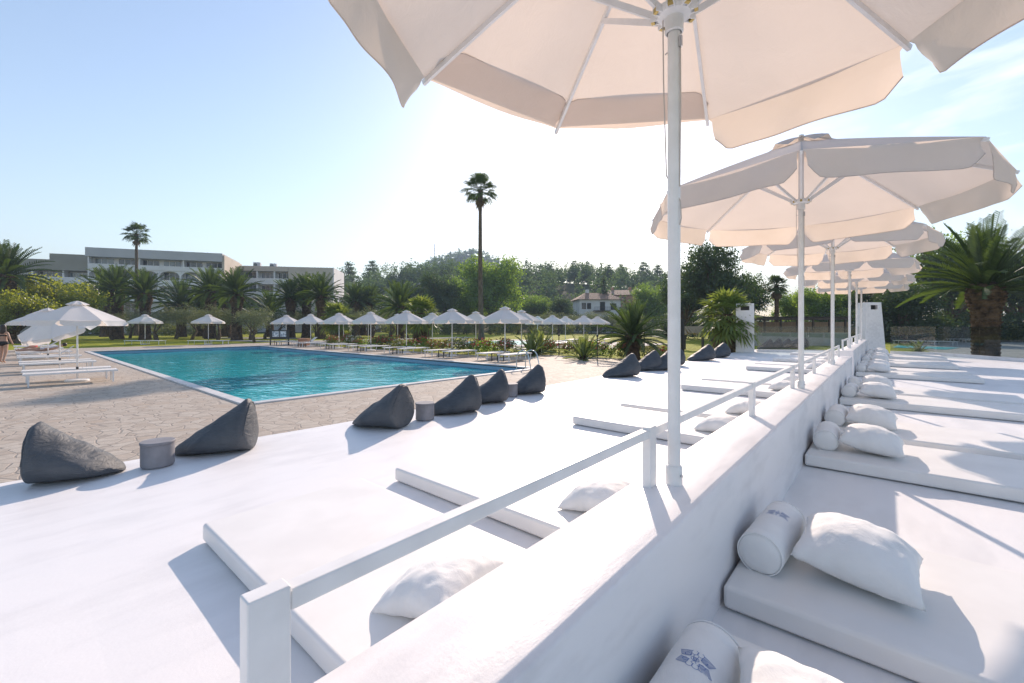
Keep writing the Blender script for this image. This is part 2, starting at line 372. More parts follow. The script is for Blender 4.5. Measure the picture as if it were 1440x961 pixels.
# the cirrus lies only in the part of the sky along and right of the wall
dt = nt.nodes.new('ShaderNodeVectorMath'); dt.operation = 'DOT_PRODUCT'; nt.links.new(tc.outputs['Generated'], dt.inputs[0]); dt.inputs[1].default_value = (0.42, 0.82, 0.38)
mr = nt.nodes.new('ShaderNodeMapRange'); nt.links.new(dt.outputs['Value'], mr.inputs[0]); mr.inputs[1].default_value = 0.78; mr.inputs[2].default_value = 0.97; mr.inputs[4].default_value = 0.6
nt.links.new(mr.outputs[0], cf.inputs[1])
nt.links.new(cf.outputs[0], cm.inputs[0]); nt.links.new(sky.outputs[0], cm.inputs[6]); cm.inputs[7].default_value = (8.5, 8.7, 9.0, 1)
nt.links.new(cm.outputs[2], bg.inputs[0]); bg.inputs[1].default_value = 0.145
SC.view_settings.view_transform = 'Standard'; SC.view_settings.look = 'None'
SC.view_settings.use_white_balance = True; SC.view_settings.white_balance_temperature = 7120; SC.view_settings.white_balance_tint = 16
SC.view_settings.gamma = 1.0; SC.view_settings.exposure = 0.68
SC.cycles.max_bounces = 10; SC.cycles.transparent_max_bounces = 24; SC.cycles.use_denoising = True
SC.cycles.caustics_reflective = False; SC.cycles.caustics_refractive = False
SC.cycles.sample_clamp_indirect = 8

# ------------------------------------------------------------------ ground
def hill_z(x, y):
    d, c = depth_of(x, y)
    z = -0.10
    inx = min(x+90, 55-x); iny = min(y+30, 62-y)
    k = max(0.0, min(1.0, min(inx, iny)/14.0)); z -= 2.4*k
    if d > 70:
        s = min(1, (d-110)/95.0) if d > 110 else 0
        if s > 0:
            side = 1/(1+math.exp(-(c+75)/14.0)) * 1/(1+math.exp((c-85)/22.0))
            z += 23*s*s*(3-2*s)*side
    z += 92*math.exp(-((c+98)/115.0)**2 - ((d-690)/150.0)**2)
    z += 22*math.exp(-((c-120)/260.0)**2 - ((d-620)/140.0)**2)
    z += 16*math.exp(-((c-640)/420.0)**2 - ((d-900)/200.0)**2)
    return z
def terr(u, v):
    d = -30 + 12*v if v < 0 else 0
    dd = -40 + 1640*(v**2.2)
    cc = (u-0.5)*2; c = (abs(cc)**1.6)*math.copysign(1, cc)*1500
    p = Vector((c*CT - dd*ST, c*ST + dd*CT))
    return (p.x, p.y, hill_z(p.x, p.y))
tag(MB().grid(terr, 130, 150).build('terrain', M['earth'], smooth=True), kind='structure')
# lawn sheet round the pool area
def quad_sheet(name, x0, x1, y0, y1, z, mat):
    return tag(MB().add([(x0,y0,z),(x1,y0,z),(x1,y1,z),(x0,y1,z)], [(0,1,2,3)]).build(name, mat), kind='structure')
lw = MB().grid(lambda u, v: (-105+175*u, -40+115*v, -0.03+0.02*noise.noise(Vector((u*30, v*20, 0)))), 90, 60)
# keep the lawn clear of pool and terrace
lw.f = [f for f in lw.f if not all(-42 < lw.v[i][0] < -8 and 1 < lw.v[i][1] < 16 for i in f)]
lw.m = [0]*len(lw.f)
tag(lw.build('lawn', M['lawn'], smooth=True), kind='structure')
PX0, PX1, PY0, PY1 = -39.0, -10.5, 3.5, 13.5
dk = MB()
for (a, b, c, d) in ((-46, -5.7, -16, PY0), (-46, PX0, PY0, PY1), (PX1, -5.7, PY0, PY1), (-46, -5.7, PY1, 17.4), (-15.5, -5.7, 17.4, 20.4), (-46, -38.5, 17.4, 22)):
    dk.add([(a,c,0),(b,c,0),(b,d,0),(a,d,0)], [(0,1,2,3)])
tag(dk.build('pool_deck', M['paving']), kind='structure')
pt = MB()
for (a, b, wd) in ((at(300, 49.5), at(420, 46), 1.2), (at(420, 46), at(660, 62), 1.4), (at(300, 60), at(420, 57), 2.0)):
    dv = (b-a).normalized(); nv = Vector((-dv.y, dv.x, 0))*wd
    pt.add([a-nv, b-nv, b+nv, a+nv], [(0,1,2,3)])
pt.v = [(x, y, 0.012 + 0.004*(i//4)) for i, (x, y, z) in enumerate(pt.v)]
tag(pt.build('garden_path', M['path']), kind='structure')
# second bathing place behind the shrubs
quad_sheet('far_deck', -34, -15, 27, 40, 0.02, M['path'])
sp2 = MB(); sp2.add([(-32, 29, 0.03), (-24, 29, 0.03), (-24, 36, 0.03), (-32, 36, 0.03)], [(0,1,2,3)])
tag(sp2.build('far_pool_water', M['pool_tile']), kind='structure')

# ------------------------------------------------------------------ pool
ZW = -0.20
pb = MB(); dp = -1.75; g = 0.001
pb.add([(PX0,PY0,dp),(PX1,PY0,dp),(PX1,PY1,dp),(PX0,PY1,dp)], [(0,1,2,3)])
for (a, b) in (((PX0,PY0),(PX1,PY0)),((PX1,PY0),(PX1,PY1)),((PX1,PY1),(PX0,PY1)),((PX0,PY1),(PX0,PY0))):
    pb.add([(*a,dp),(*b,dp),(*b,-0.24),(*a,-0.24)], [(0,1,2,3)], 0)
    pb.add([(*a,-0.24),(*b,-0.24),(*b,-0.19),(*a,-0.19)], [(0,1,2,3)], 1)
    pb.add([(*a,-0.19),(*b,-0.19),(*b,0.0),(*a,0.0)], [(0,1,2,3)], 2)
for y in (5.9, 8.5, 11.1):
    pb.add([(PX0+1.5,y-0.14,dp+.004),(PX1-1.5,y-0.14,dp+.004),(PX1-1.5,y+0.14,dp+.004),(PX0+1.5,y+0.14,dp+.004)], [(0,1,2,3)], 1)
tag(pb.build('pool_basin', [M['pool_tile'], M['pool_line'], M['pool_band']]), kind='structure')
def wave(u, v):
    x = PX0+(PX1-PX0)*u; y = PY0+(PY1-PY0)*v
    a, b = x*CT+y*ST, -x*ST+y*CT          # small wind waves, crests lying across the breeze
    h = 0.016*noise.noise(Vector((a*0.85, b*1.9, 1.3))) + 0.008*noise.noise(Vector((a*2.1, b*4.2, 5.1))) + 0.0035*noise.noise(Vector((a*5.2, b*8.5, 8.7)))
    h *= 0.80*0.55 + 0.65*(0.5+0.5*noise.noise(Vector((a*0.16, b*0.22, 2.2))))*1.1
    return (x, y, ZW+h)
tag(MB().grid(wave, 360, 130).build('pool_water', M['water'], smooth=True), kind='structure')
cp = MB(); wd = 0.24
cp.box(PX0-wd, PX1+wd, PY0-wd, PY0, -0.05, 0.035); cp.box(PX0-wd, PX1+wd, PY1, PY1+wd, -0.05, 0.035)
cp.box(PX0-wd, PX0, PY0, PY1, -0.05, 0.035); cp.box(PX1, PX1+wd, PY0, PY1, -0.05, 0.035)
tag(cp.build('pool_coping', M['coping'], bevel=0.012), kind='structure')

# ------------------------------------------------------------------ terrace
TZ = 0.37
tf = MB()
def terr_top(u, v):
    x = -5.7 + 13.2*u; y = -7 + 34.0*v
    z = TZ + 0.006*noise.noise(Vector((x*0.7, y*0.7, 3))) + 0.003*noise.noise(Vector((x*2.5, y*2.5, 7)))
    if u == 0: x += 0.035*noise.noise(Vector((0, y*0.9, 1))); z -= 0.012
    return (x, y, z)
tf.grid(terr_top, 66, 150)
nv = len(tf.v); cols = 67
for j in range(150):
    a = tf.v[j*cols]; b = tf.v[(j+1)*cols]
    tf.add([a, b, (b[0], b[1], -0.05), (a[0], a[1], -0.05)], [(3, 2, 1, 0)])
a = tf.v[150*cols]; b = tf.v[150*cols+66]
tf.add([a, b, (b[0], b[1], -0.6), (a[0], a[1], -0.6)], [(0, 1, 2, 3)])
# cut the far right corner along the glass
def keep(f):
    c = [sum(tf.v[i][k] for i in f)/len(f) for k in range(3)]
    return not (c[0] > 1.7 and c[1] > 27.2 - (c[0]-1.7)*1.32)
tf.f = [f for f in tf.f if keep(f)]; tf.m = [0]*len(tf.f)
tag(tf.build('terrace_floor', M['floor_paint'], smooth=False), kind='structure')

def rough_wall(name, x0, x1, y0, y1, z0, z1, amp=0.0032):
    mb = MB()
    ny = max(8, int((y1-y0)*5))
    prof = []
    r = 0.011
    for (x, z) in ((x0, z0), (x0, z1-r), (x0+r*0.4, z1-r*0.4), (x0+r, z1), ((x0+x1)/2, z1+0.003), (x1-r, z1), (x1-r*0.4, z1-r*0.4), (x1, z1-r), (x1, (z0+z1)/2), (x1, z0)): prof.append((x, z))
    def fn(u, v):
        i = round(u*(len(prof)-1)); x, z = prof[i]; y = y0 + (y1-y0)*v
        n = noise.noise_vector(Vector((x*2+i*0.05, y*1.7, z*3)))
        n2 = noise.noise_vector(Vector((x*6, y*6.5, z*6)))
        return (x+amp*n.x+amp*0.5*n2.x, y, z+amp*0.7*n.z+amp*0.4*n2.z)
    mb.grid(fn, len(prof)-1, ny)
    c = len(prof)
    for j in (0, ny):
        mb.f.append(tuple(range(j*c, j*c+c)) if j else tuple(reversed(range(0, c)))); mb.m.append(0)
    return mb.build(name, M['wall_paint'], smooth=True)
W1 = 0.95; W2 = 1.05
o = rough_wall('low_wall', -0.92, -0.59, -4.0, 13.3, TZ-0.02, W1)
tag(o, 'long low white wall between the mattresses, nearer lower stretch with the square corner post', 'wall')
o = rough_wall('low_wall', -0.93, -0.60, 14.0, 26.0, TZ-0.02, W2)
tag(o, 'slightly higher second stretch of the low white wall leading to the tapered white pier', 'wall')
for ob in COL.objects:
    if ob.name.startswith('low_wall'):
        es = ob.modifiers.new('EdgeSplit', 'EDGE_SPLIT'); es.split_angle = R(62)

# ------------------------------------------------------------------ handrails on the wall
def handrail(ys, zb, label, ztop=0.28):
    t = thing('handrail', label, 'handrail', (-0.835, 0, zb))
    for y in ys:
        mb = MB().box(-0.02, 0.02, y-0.036, y+0.036, -0.01, ztop)
        mb.build('post', M['white_metal'], t, bevel=0.004)
    mb = MB().box(-0.026, 0.014, ys[0]+0.037, ys[-1]-0.037, ztop-0.052, ztop-0.012)
    mb.build('rail', M['white_metal'], t, bevel=0.005)
    return t
handrail([0.30, 1.96, 4.03, 6.12, 8.22, 10.6, 13.0], W1, 'low white square-tube handrail on the nearer stretch of the white wall')
handrail([14.3, 16.4, 18.5, 20.6, 22.7, 24.8], W2, 'low white handrail on the farther raised stretch of the white wall')

# ------------------------------------------------------------------ parasols
def canopy_mesh(Rr, r0, z_rim, z_r0, nrad, nang, a0, sag, name_seed=0):
    mb = MB()
    for k in range(8):
        t0 = a0 + k*math.pi/4; t1 = t0 + math.pi/4
        p0 = Vector((math.cos(t0), math.sin(t0), 0)); p1 = Vector((math.cos(t1), math.sin(t1), 0))
        def fn(u, v):
            r = r0 + (Rr-r0)*v
            p = p0.lerp(p1, u)*r
            z = z_r0 + (z_rim-z_r0)*v - sag*math.sin(math.pi*u)*(0.25+0.75*v)*4*u*(1-u) + 0.05*(1-v)*v
            z += 0.006*noise.noise(Vector((p.x*3+name_seed, p.y*3, k)))*math.sin(math.pi*u)
            return (p.x, p.y, z)
        mb.grid(fn, nang, nrad)
    return mb
def valance_panel(Rr, z_rim, a0, k, h, ns, nh, sd, flare, gap=0.035, rc=0.11, flip=False, slope=0.4):
    t0 = a0 + k*math.pi/4; t1 = t0 + math.pi/4
    p0 = Vector((math.cos(t0), math.sin(t0), 0))*Rr; p1 = Vector((math.cos(t1), math.sin(t1), 0))*Rr
    out = (p0+p1).normalized(); ln = (p1-p0).length
    r2 = random.Random(sd*17+k)
    ph = r2.uniform(0, 6); fl = flare*r2.uniform(0.4, 1.6); kick = r2.uniform(-0.02, 0.06)
    def fn(u, v):
        s = u*ln
        e = min(s-gap, ln-gap-s)
        lim = h
        if e < rc: lim = h - rc + math.sqrt(max(0, rc*rc-(rc-max(e, 0))**2))
        uu = (gap + u*(ln-2*gap))/ln
        p = p0.lerp(p1, uu if v > 0.02 else (0.008+0.984*u))
        dz = v*lim
        wv = 0.018*math.sin(u*9+ph)*v + 0.03*noise.noise(Vector((u*4+ph, v*1.5, sd)))*v
        if flip:        # blown up and lying on top of the canopy
            q = p - out*(v*lim*0.92) + Vector((0, 0, v*lim*0.92*slope + 0.012 + 0.006*math.sin(u*7+ph)*v))
            return (q.x, q.y, z_rim + q.z)
        q = p + out*(fl*v*v*0.6 + wv + kick*v*abs(2*u-1)**3)
        return (q.x, q.y, z_rim - dz - 0.004*math.sin(math.pi*u))
    mb = MB().grid(fn, ns, nh)
    edge = [Vector(fn(i/ns, 1)) for i in range(ns+1)]
    return mb, edge
def big_parasol(name, label, loc, a0, sd, group, rot=0, detail=True, flips=(), dims=(1.53, 2.35, 2.95)):
    t = thing(name, label, 'parasol', loc, rot, group)
    Rr, zr, zt = dims
    mb = MB().tube([(0,0,0.05),(0,0,3.02)], 0.029, 20)
    mb.build('pole', M['white_metal'], t, smooth=False, bevel=0.002)
    mb = MB().lathe([(0.038,0),(0.038,0.004),(0.0375,0.085),(0.034,0.09),(0.030,0.092)], 24)
    cl = mb.build('collar', M['white_metal'], t, smooth=True)
    if detail: MB().tube([(0.034,-0.012,0.05),(0.044,-0.015,0.05)], 0.006, 8).build('screw', M['steel'], cl)
    canopy_mesh(Rr, 0.17, zr, zt-0.04, 10, 10, a0, 0.03, sd).build('canopy', M['canopy'], t, smooth=True)
    canopy_mesh(0.36, 0.02, zt-0.045, zt+0.07, 4, 4, a0, 0.05, sd+3).build('vent', M['canopy'], t, smooth=True)
    for k in range(8):
        mb, edge = valance_panel(Rr, zr, a0, k, 0.255, 26, 5, sd, 0.06, flip=k in flips, slope=(zt-0.04-zr)/(Rr-0.17))
        v = mb.build('valance', M['canopy'], t, smooth=True)
        if detail: MB().tube(edge, 0.0035, 5).build('piping', M['canopy'], v, smooth=True)
    for k in range(8):
        th = a0 + k*math.pi/4; d = Vector((math.cos(th), math.sin(th), 0))
        def rz(r): 
            v = (r-0.17)/(Rr-0.17); return zt-0.04+(zr-zt+0.04)*v+0.05*(1-v)*v-0.022
        rb = MB()
        prev = 0.06
        for r in (0.35, 0.7, 1.05, 1.40, Rr+0.015):
            rb.bar(d*prev+Vector((0,0,rz(prev))), d*r+Vector((0,0,rz(r))), 0.020, 0.032); prev = r
        rb.build('rib', M['white_metal'], t)
        st = MB().bar(d*0.068+Vector((0,0,2.225)), d*0.70+Vector((0,0,rz(0.70)-0.018)), 0.017, 0.030)
        st.build('strut', M['white_metal'], t)
    hb = MB().lathe([(0.034,2.13),(0.042,2.135),(0.042,2.20),(0.075,2.21),(0.08,2.225),(0.08,2.245),(0.05,2.255),(0.034,2.26)], 24, cap=False)
    for k in range(8):
        th = a0 + k*math.pi/4; d = Vector((math.cos(th), math.sin(th), 0)); e = Vector((-d.y, d.x, 0))
        for s in (-1, 1): hb.bar(d*0.055+e*s*0.014+Vector((0,0,2.225)), d*0.105+e*s*0.014+Vector((0,0,2.228)), 0.006, 0.036)
    h = hb.build('runner_hub', M['white_metal'], t, bevel=0.0)
    if detail:
        bm_ = MB()
        for k in range(8):
            th = a0 + k*math.pi/4; d = Vector((math.cos(th), math.sin(th), 0))
            bm_.bar(d*0.088+Vector((0,0,2.225)), d*0.104+Vector((0,0,2.226)), 0.024, 0.034)
        bm_.build('knuckle', M['brass'], h)
    MB().lathe([(0.034,2.88),(0.07,2.885),(0.07,2.93),(0.034,2.94)], 20).build('top_hub', M['white_metal'], t)
    # locking pin, pulley and cords
    pn = Vector((math.cos(2.4), math.sin(2.4), 0))
    MB().tube([pn*0.02+Vector((0,0,2.07)), pn*0.085+Vector((0,0,2.085))], 0.004, 6).build('locking_pin', M['steel'], t)
    cd = MB()
    q = Vector((math.cos(-0.25), math.sin(-0.25), 0)); q2 = Vector((math.cos(3.6), math.sin(3.6), 0))
    cd.tube([q*0.034+Vector((0,0,2.06)), q*0.035+Vector((0,0,1.8)), q*0.031+Vector((0,0,1.40))], 0.0032, 6)
    cd.tube([q2*0.05+Vector((0,0,2.2)), q2*0.047+Vector((0,0,1.9)), q2*0.034+Vector((0,0,1.46)), q*0.034+Vector((0,0,1.33)), q*0.038+Vector((0,0,1.25)), q*0.031+Vector((0,0,1.22))], 0.0032, 6)
    cd.build('cord', M['cord'], t)
    pl = MB().tube([q*0.034+Vector((0,0,2.10)), q*0.034+Vector((0,0,2.05))], 0.010, 8)
    pl.build('pulley', M['steel'], t)
    return t
poles = [2.055, 6.17, 10.3, 15.6, 19.7, 23.8]
plab = ['large cream parasol overhead, its underside, ribs and hub filling the top of the photo',
        'large cream parasol behind the overhead one, its whole grey-lilac valance facing the viewer',
        'cream wall parasol third in the receding row, last on the lower wall',
        'cream wall parasol just beyond the step in the wall, behind three larger ones',
        'cream wall parasol fifth in the receding row, second on the raised stretch of wall',
        'cream wall parasol smallest and last in the row, close to the tapered white pier']
for i, y in enumerate(poles):
    big_parasol('wall_parasol', plab[i], (-0.755, y, W1 if i < 3 else W2), R(11), i+1, 'cream parasols standing in the white wall', R((0, -4, -2, 4, -2, 1)[i]), i < 3, (2, 3) if i == 0 else (), (1.74, 2.26, 2.93) if i == 1 else (1.53, 2.35, 2.95))

# ------------------------------------------------------------------ mattresses, bolsters, cushions
def mattress(x0, x1, y0, y1, label, group):
    mb = MB()
    n = 14
    ln, wd, th = x1-x0, y1-y0, 0.108
    mb.box(-ln/2, ln/2, -wd/2, wd/2, 0, th)
    o = mb.build('mattress', M['mattress'], None, bevel=0.022, seg=4, loc=((x0+x1)/2, (y0+y1)/2, TZ+0.008))
    return tag(o, label, 'mattress', group)
def bolster(loc, label, group, emblem=False, rz=0.0):
    r, h = 0.102, 0.27
    prof = [(0.001,-h-0.012),(0.05,-h-0.011),(0.085,-h-0.005),(0.097,-h+0.006),(r,-h+0.02),(r*1.005,-h+0.055),(r*0.985,-h+0.062),(r*1.005,-h+0.069),(r*1.01,-0.1),(r*1.012,0),(r*1.01,0.1),
            (r*1.005,h-0.069),(r*0.985,h-0.062),(r*1.005,h-0.055),(r,h-0.02),(0.097,h-0.006),(0.085,h+0.005),(0.05,h+0.011),(0.001,h+0.012)]
    mb = MB(); n = 40
    Mx = Matrix.Rotation(R(-90), 4, 'X')
    for a, z in prof:
        for k in range(n):
            t = 2*math.pi*k/n
            p = Vector((a*math.cos(t), a*math.sin(t), z))
            p += p.normalized()*0.003*noise.noise(Vector((p.x*14, p.y*14, z*9+loc[1])))
            p = Mx @ p
            if p.z < -0.085: p.z = -0.085 - (-0.085-p.z)*0.4
            mb.v.append(tuple(p))
    for i in range(len(prof)-1):
        for k in range(n):
            mb.f.append((i*n+k, i*n+(k+1)%n, (i+1)*n+(k+1)%n, (i+1)*n+k)); mb.m.append(0)
    o = mb.build('bolster', M['cotton'], None, smooth=True, loc=loc)
    o.rotation_euler = (0, 0, rz)
    tag(o, label, 'bolster', group)
    # piping ring at each end
    for s in (-1, 1):
        ring = MB().tube([Mx @ Vector((0.0985*math.cos(2*math.pi*k/40), 0.0985*math.sin(2*math.pi*k/40), s*(h-0.001))) for k in range(41)], 0.0032, 6, cap=False)
        ring.build('piping', M['cotton'], o, smooth=True)
    if emblem:
        em = MB(); rr = r*1.012+0.0016
        def onc(a, b):                     # a along the axis, b round the cushion (metres from the top line)
            t = b/rr
            return Vector((rr*math.sin(t), a, rr*math.cos(t)))
        def stroke(pts, wdt):
            for (a0, b0), (a1, b1) in zip(pts[:-1], pts[1:]):
                dx, dy = a1-a0, b1-b0; l = math.hypot(dx, dy) or 1
                nx, ny = -dy/l*wdt/2, dx/l*wdt/2
                q = [onc(a0+nx, b0+ny), onc(a1+nx, b1+ny), onc(a1-nx, b1-ny), onc(a0-nx, b0-ny)]
                em.add(q, [(0, 1, 2, 3)])
        def arc(ca, cb, ra, rb, t0, t1, n=12): return [(ca+ra*math.cos(t0+(t1-t0)*i/n), cb+rb*math.sin(t0+(t1-t0)*i/n)) for i in range(n+1)]
        S = 0.9
        for (sa, sb, spread) in ((1, 1, 0.062), (1, -1, 0.058), (-1, 1, 0.066), (-1, -1, 0.056)):
            # a wing: outer edge, hatched feathers, two rounded lobes next to the middle
            tip = (sa*0.030*S, sb*spread*S); root = (sa*0.010*S, sb*0.016*S); fore = (sa*0.036*S, sb*0.022*S); aft = (sa*0.004*S, sb*0.046*S)
            stroke([root, fore, tip, aft, root], 0.0017)
            for i in range(1, 9):
                f = i/9
                p = (fore[0]+(tip[0]-fore[0])*f, fore[1]+(tip[1]-fore[1])*f); q = (root[0]+(aft[0]-root[0])*f, root[1]+(aft[1]-root[1])*f)
                stroke([p, ((p[0]+q[0])/2+sa*0.0015, (p[1]+q[1])/2+sb*0.001), q], 0.0013)
            stroke(arc(sa*0.031*S, sb*0.010*S, 0.010, 0.010, 0.2, 5.6), 0.0018)
            stroke(arc(sa*0.014*S, sb*0.028*S, 0.007, 0.009, 1.0, 6.8), 0.0018)
        stroke(arc(0, 0, 0.008, 0.012, 0, 6.3), 0.002); stroke(arc(0.0, 0.0, 0.004, 0.006, 0, 6.3), 0.002)
        stroke([(-0.016, -0.006), (-0.004, 0.002), (0.016, 0.006)], 0.0018); stroke([(-0.016, 0.008), (0.0, -0.004), (0.016, -0.008)], 0.0018)
        e = em.build('emblem', M['emblem'], o)
        e.location = (0, 0.055, 0); e['label'] = 'blue embroidered winged crest'
        e.rotation_euler = (0, R(4), 0)
    return o
def cushion_mesh(seed, S=0.51, T=0.150):
    mb = MB(); n = 30; r2 = random.Random(seed)
    off = r2.uniform(0, 50)
    def fn(sign):
        def f(u, v):
            a, b = 2*u-1, 2*v-1
            x = S/2*a*(1-0.085*(1-b*b)**1.0*abs(a)); y = S/2*b*(1-0.085*(1-a*a)*abs(b))
            pr = max(0.0, (1-a*a)*(1-b*b))
            z = T*pr**0.46
            # creases running in from the corners and along the seams
            cr = noise.noise(Vector((a*3.2+off, b*3.2, sign*2)))*0.016 + noise.noise(Vector((a*7+off, b*7, sign*5)))*0.006
            edge = (1-pr)**2
            z += cr*pr**0.25*(0.45+0.9*edge)
            y += 0.006*noise.noise(Vector((a*5+off, b*5, 9))); x += 0.006*noise.noise(Vector((a*5, b*5+off, 4)))
            droop = -0.018*(abs(a*b))**2
            return (x, y, sign*z*(1.0 if sign > 0 else 0.75) + droop)
        return f
    mb.grid(fn(1), n, n)
    b = len(mb.v); mb.grid(fn(-1), n, n)
    for i in range((n+1)*(n+1)):
        pass
    mb.f = [f if min(f) < b else tuple(reversed(f)) for f in mb.f]
    return mb
def cushion(loc, rot, label, group, seed, S=0.48, T=0.138):
    o = cushion_mesh(seed, S, T).build('cushion', M['cotton'], None, smooth=True, loc=loc)
    o.rotation_euler = rot
    wm = o.modifiers.new('Weld', 'WELD'); wm.merge_threshold = 0.0008
    return tag(o, label, 'cushion', group)
bed_names = ['in the near corner of the photo', 'with the sunlit cushion', 'just past the bare floor strip', 'behind the cushion pair']
GBR, GBL = 'white mattresses on the open side of the wall', 'white mattresses on the pool side of the wall'
MT = TZ + 0.116
n_r = 0
rb_words = ['nearest', 'second nearest', 'third nearest', 'fourth nearest', 'fifth nearest', 'sixth nearest', 'seventh nearest', 'eighth nearest', 'ninth nearest', 'tenth nearest', 'eleventh nearest', 'farthest']
for i, py in enumerate(poles):
    for j, off in enumerate((-1.25, 0.10)):
        y0 = py + off + rng.uniform(-0.03, 0.03); y1 = y0 + 1.07; yc = (y0+y1)/2; wd = rb_words[n_r]
        xr = 1.72 + rng.uniform(-0.05, 0.05)
        mattress(-0.575, xr, y0, y1, f'thick white mattress on the open right side of the wall, {wd} of that row', GBR)
        bolster((-0.465+rng.uniform(0, 0.02), yc-0.02+rng.uniform(-0.03, 0.03), MT+0.09),
                (f'white bolster with a blue winged crest, {"at the bottom edge of the photo" if n_r == 0 else "by the wall beside the sunlit cushion"}' if n_r < 2 else f'plain white bolster against the wall on the {wd} mattress of the right row'),
                'white bolsters along the wall', emblem=n_r < 2, rz=R(rng.uniform(-3, 3)))
        cushion((-0.10+rng.uniform(-0.02, 0.02), yc-0.05+rng.uniform(-0.03, 0.03)+(0.09 if n_r == 0 else 0.03 if n_r == 1 else 0), MT+0.116),
                (R(rng.uniform(-3, 3))+R(5), R(10+rng.uniform(-4, 3)), R(5+rng.uniform(-7, 6))),
                f'square white cushion leaning on the bolster of the {wd} right-hand mattress', 'white cushions on the right mattresses', 40+n_r)
        # pool side
        y0 = py + off + rng.uniform(-0.03, 0.03); y1 = y0 + 1.07; yc = (y0+y1)/2
        mattress(-3.17+rng.uniform(-0.03, 0.03), -0.935, y0, y1, f'thick white mattress between wall and pool, {wd} of the pool-side row', GBL)
        bolster((-1.06, yc+0.02, MT+0.09), f'white bolster half hidden behind the wall on the {wd} pool-side mattress', 'white bolsters on the pool side')
        cushion((-1.46+rng.uniform(-0.03, 0.03), yc-0.10+rng.uniform(-0.05, 0.05), MT+0.075),
                (R(rng.uniform(-4, 4)), R(-12+rng.uniform(-4, 4)), R(rng.uniform(-9, 9))),
                f'square white cushion behind the wall on the {wd} pool-side mattress', 'white cushions on the pool-side mattresses', 70+n_r, 0.44, 0.105)
        n_r += 1

# ------------------------------------------------------------------ bean bags and drum tables on the terrace edge
def bag_mesh(ln, wd, hg, seed):
    r2 = random.Random(seed); off = r2.uniform(0, 40)
    nu, nv = 26, 28
    prof = [(0.0, 0.06), (0.05, 0.16), (0.16, 0.28), (0.35, 0.44), (0.52, 0.60), (0.68, 0.77), (0.80, 0.89), (0.89, 1.0), (0.95, 0.95), (0.985, 0.82), (1.0, 0.50)]
    def top(u):
        for (a, b), (c, d) in zip(prof[:-1], prof[1:]):
            if u <= c: return b + (d-b)*(u-a)/(c-a)
        return prof[-1][1]
    def fn(u, v):
        # u round the section, v from the front tip to the upright back
        uu = v
        h = hg*top(uu)
        w = wd*0.5*(0.16 + 0.84*min(1, (uu/0.38))**0.75)
        if uu > 0.9: w *= 1 - 0.28*((uu-0.9)/0.1)**2
        t = 2*math.pi*u
        sx, cz = math.sin(t), -math.cos(t)
        k = (cz+1)/2
        y = math.copysign(abs(sx)**0.72, sx)*w*(1-0.62*k**1.5)*(1.0+0.10*math.sin(math.pi*k))
        z = h*(k**0.9)
        x = ln*(uu-0.5)
        x += 0.05*ln*k*max(0, uu-0.6)
        nz = noise.noise_vector(Vector((x*4+off, y*4, z*4)))*0.019 + noise.noise_vector(Vector((x*8+off, y*8, z*15)))*0.011
        return (x+nz.x, y+nz.y, max(0.0, z+nz.z*min(1, k*4)))
    mb = MB().grid(fn, nu, nv, closed_u=True)
    mb.f.append(tuple(reversed(range(nu)))); mb.m.append(0)
    mb.f.append(tuple(nv*nu+k for k in range(nu))); mb.m.append(0)
    seam = [Vector(fn(0.5, i/24)) + Vector((0, 0, 0.004)) for i in range(2, 25)]
    back = [Vector(fn(u/24, 0.955))*0.985 + Vector((0, 0, 0.003)) for u in range(5, 20)]
    return mb, seam, back
def bean_bag(x, y, face, ln, wd, hg, seed, label, z=TZ, group='charcoal bean bags along the terrace edge'):
    mb, seam, back = bag_mesh(ln, wd, hg, seed)
    o = mb.build('bean_bag', M['bag'], None, smooth=True, loc=(x, y, z+0.004))
    ss = o.modifiers.new('Subdivision', 'SUBSURF'); ss.levels = 1; ss.render_levels = 1
    o.rotation_euler = (0, 0, face + math.pi)       # the low front points along FACE
    tag(o, label, 'bean bag', group)
    MB().tube(back, 0.008, 6).build('seam', M['bag'], o, smooth=True)
    return o
bags = [(-5.38, 0.42, R(72), 0.62, 0.62, 0.52, 'charcoal bean bag at the left end of the terrace edge, nearest of all'),
        (-5.37, 1.43, R(238), 0.74, 0.60, 0.55, 'charcoal bean bag right of the nearest drum table, its tall back to the viewer'),
        (-5.08, 3.22, R(205), 0.78, 0.66, 0.58, 'lone charcoal bean bag with a broad dome, left of the second drum table'),
        (-5.00, 4.44, R(248), 0.76, 0.62, 0.57, 'charcoal bean bag right of the second drum table, first of a cluster of three'),
        (-5.24, 5.38, R(245), 0.74, 0.62, 0.57, 'charcoal bean bag in the middle of the cluster of three, left of a drum table'),
        (-5.36, 6.62, R(240), 0.74, 0.62, 0.58, 'charcoal bean bag right of the third drum table, before the pool ladder'),
        (-5.25, 10.4, R(243), 1.00, 0.70, 0.60, 'charcoal bean bag alone left of the big parasol pole, first of the far group'),
        (-5.42, 12.3, R(243), 0.95, 0.70, 0.60, 'charcoal bean bag of the far group half covered by the one to its left'),
        (-5.10, 12.75, R(250), 0.95, 0.70, 0.58, 'charcoal bean bag of the far group just left of the parasol pole'),
        (-5.40, 14.3, R(240), 0.90, 0.70, 0.60, 'charcoal bean bag of the far group peeping out left of the parasol pole'),
        (-5.35, 17.2, R(243), 1.10, 0.75, 0.62, 'charcoal bean bag right of the parasol pole near the white lantern pillar'),
        (-5.30, 19.2, R(243), 1.00, 0.75, 0.62, 'charcoal bean bag farthest along the terrace edge, before the white lantern pillar')]
for i, b in enumerate(bags): bean_bag(*b[:6], 100+i, b[6])
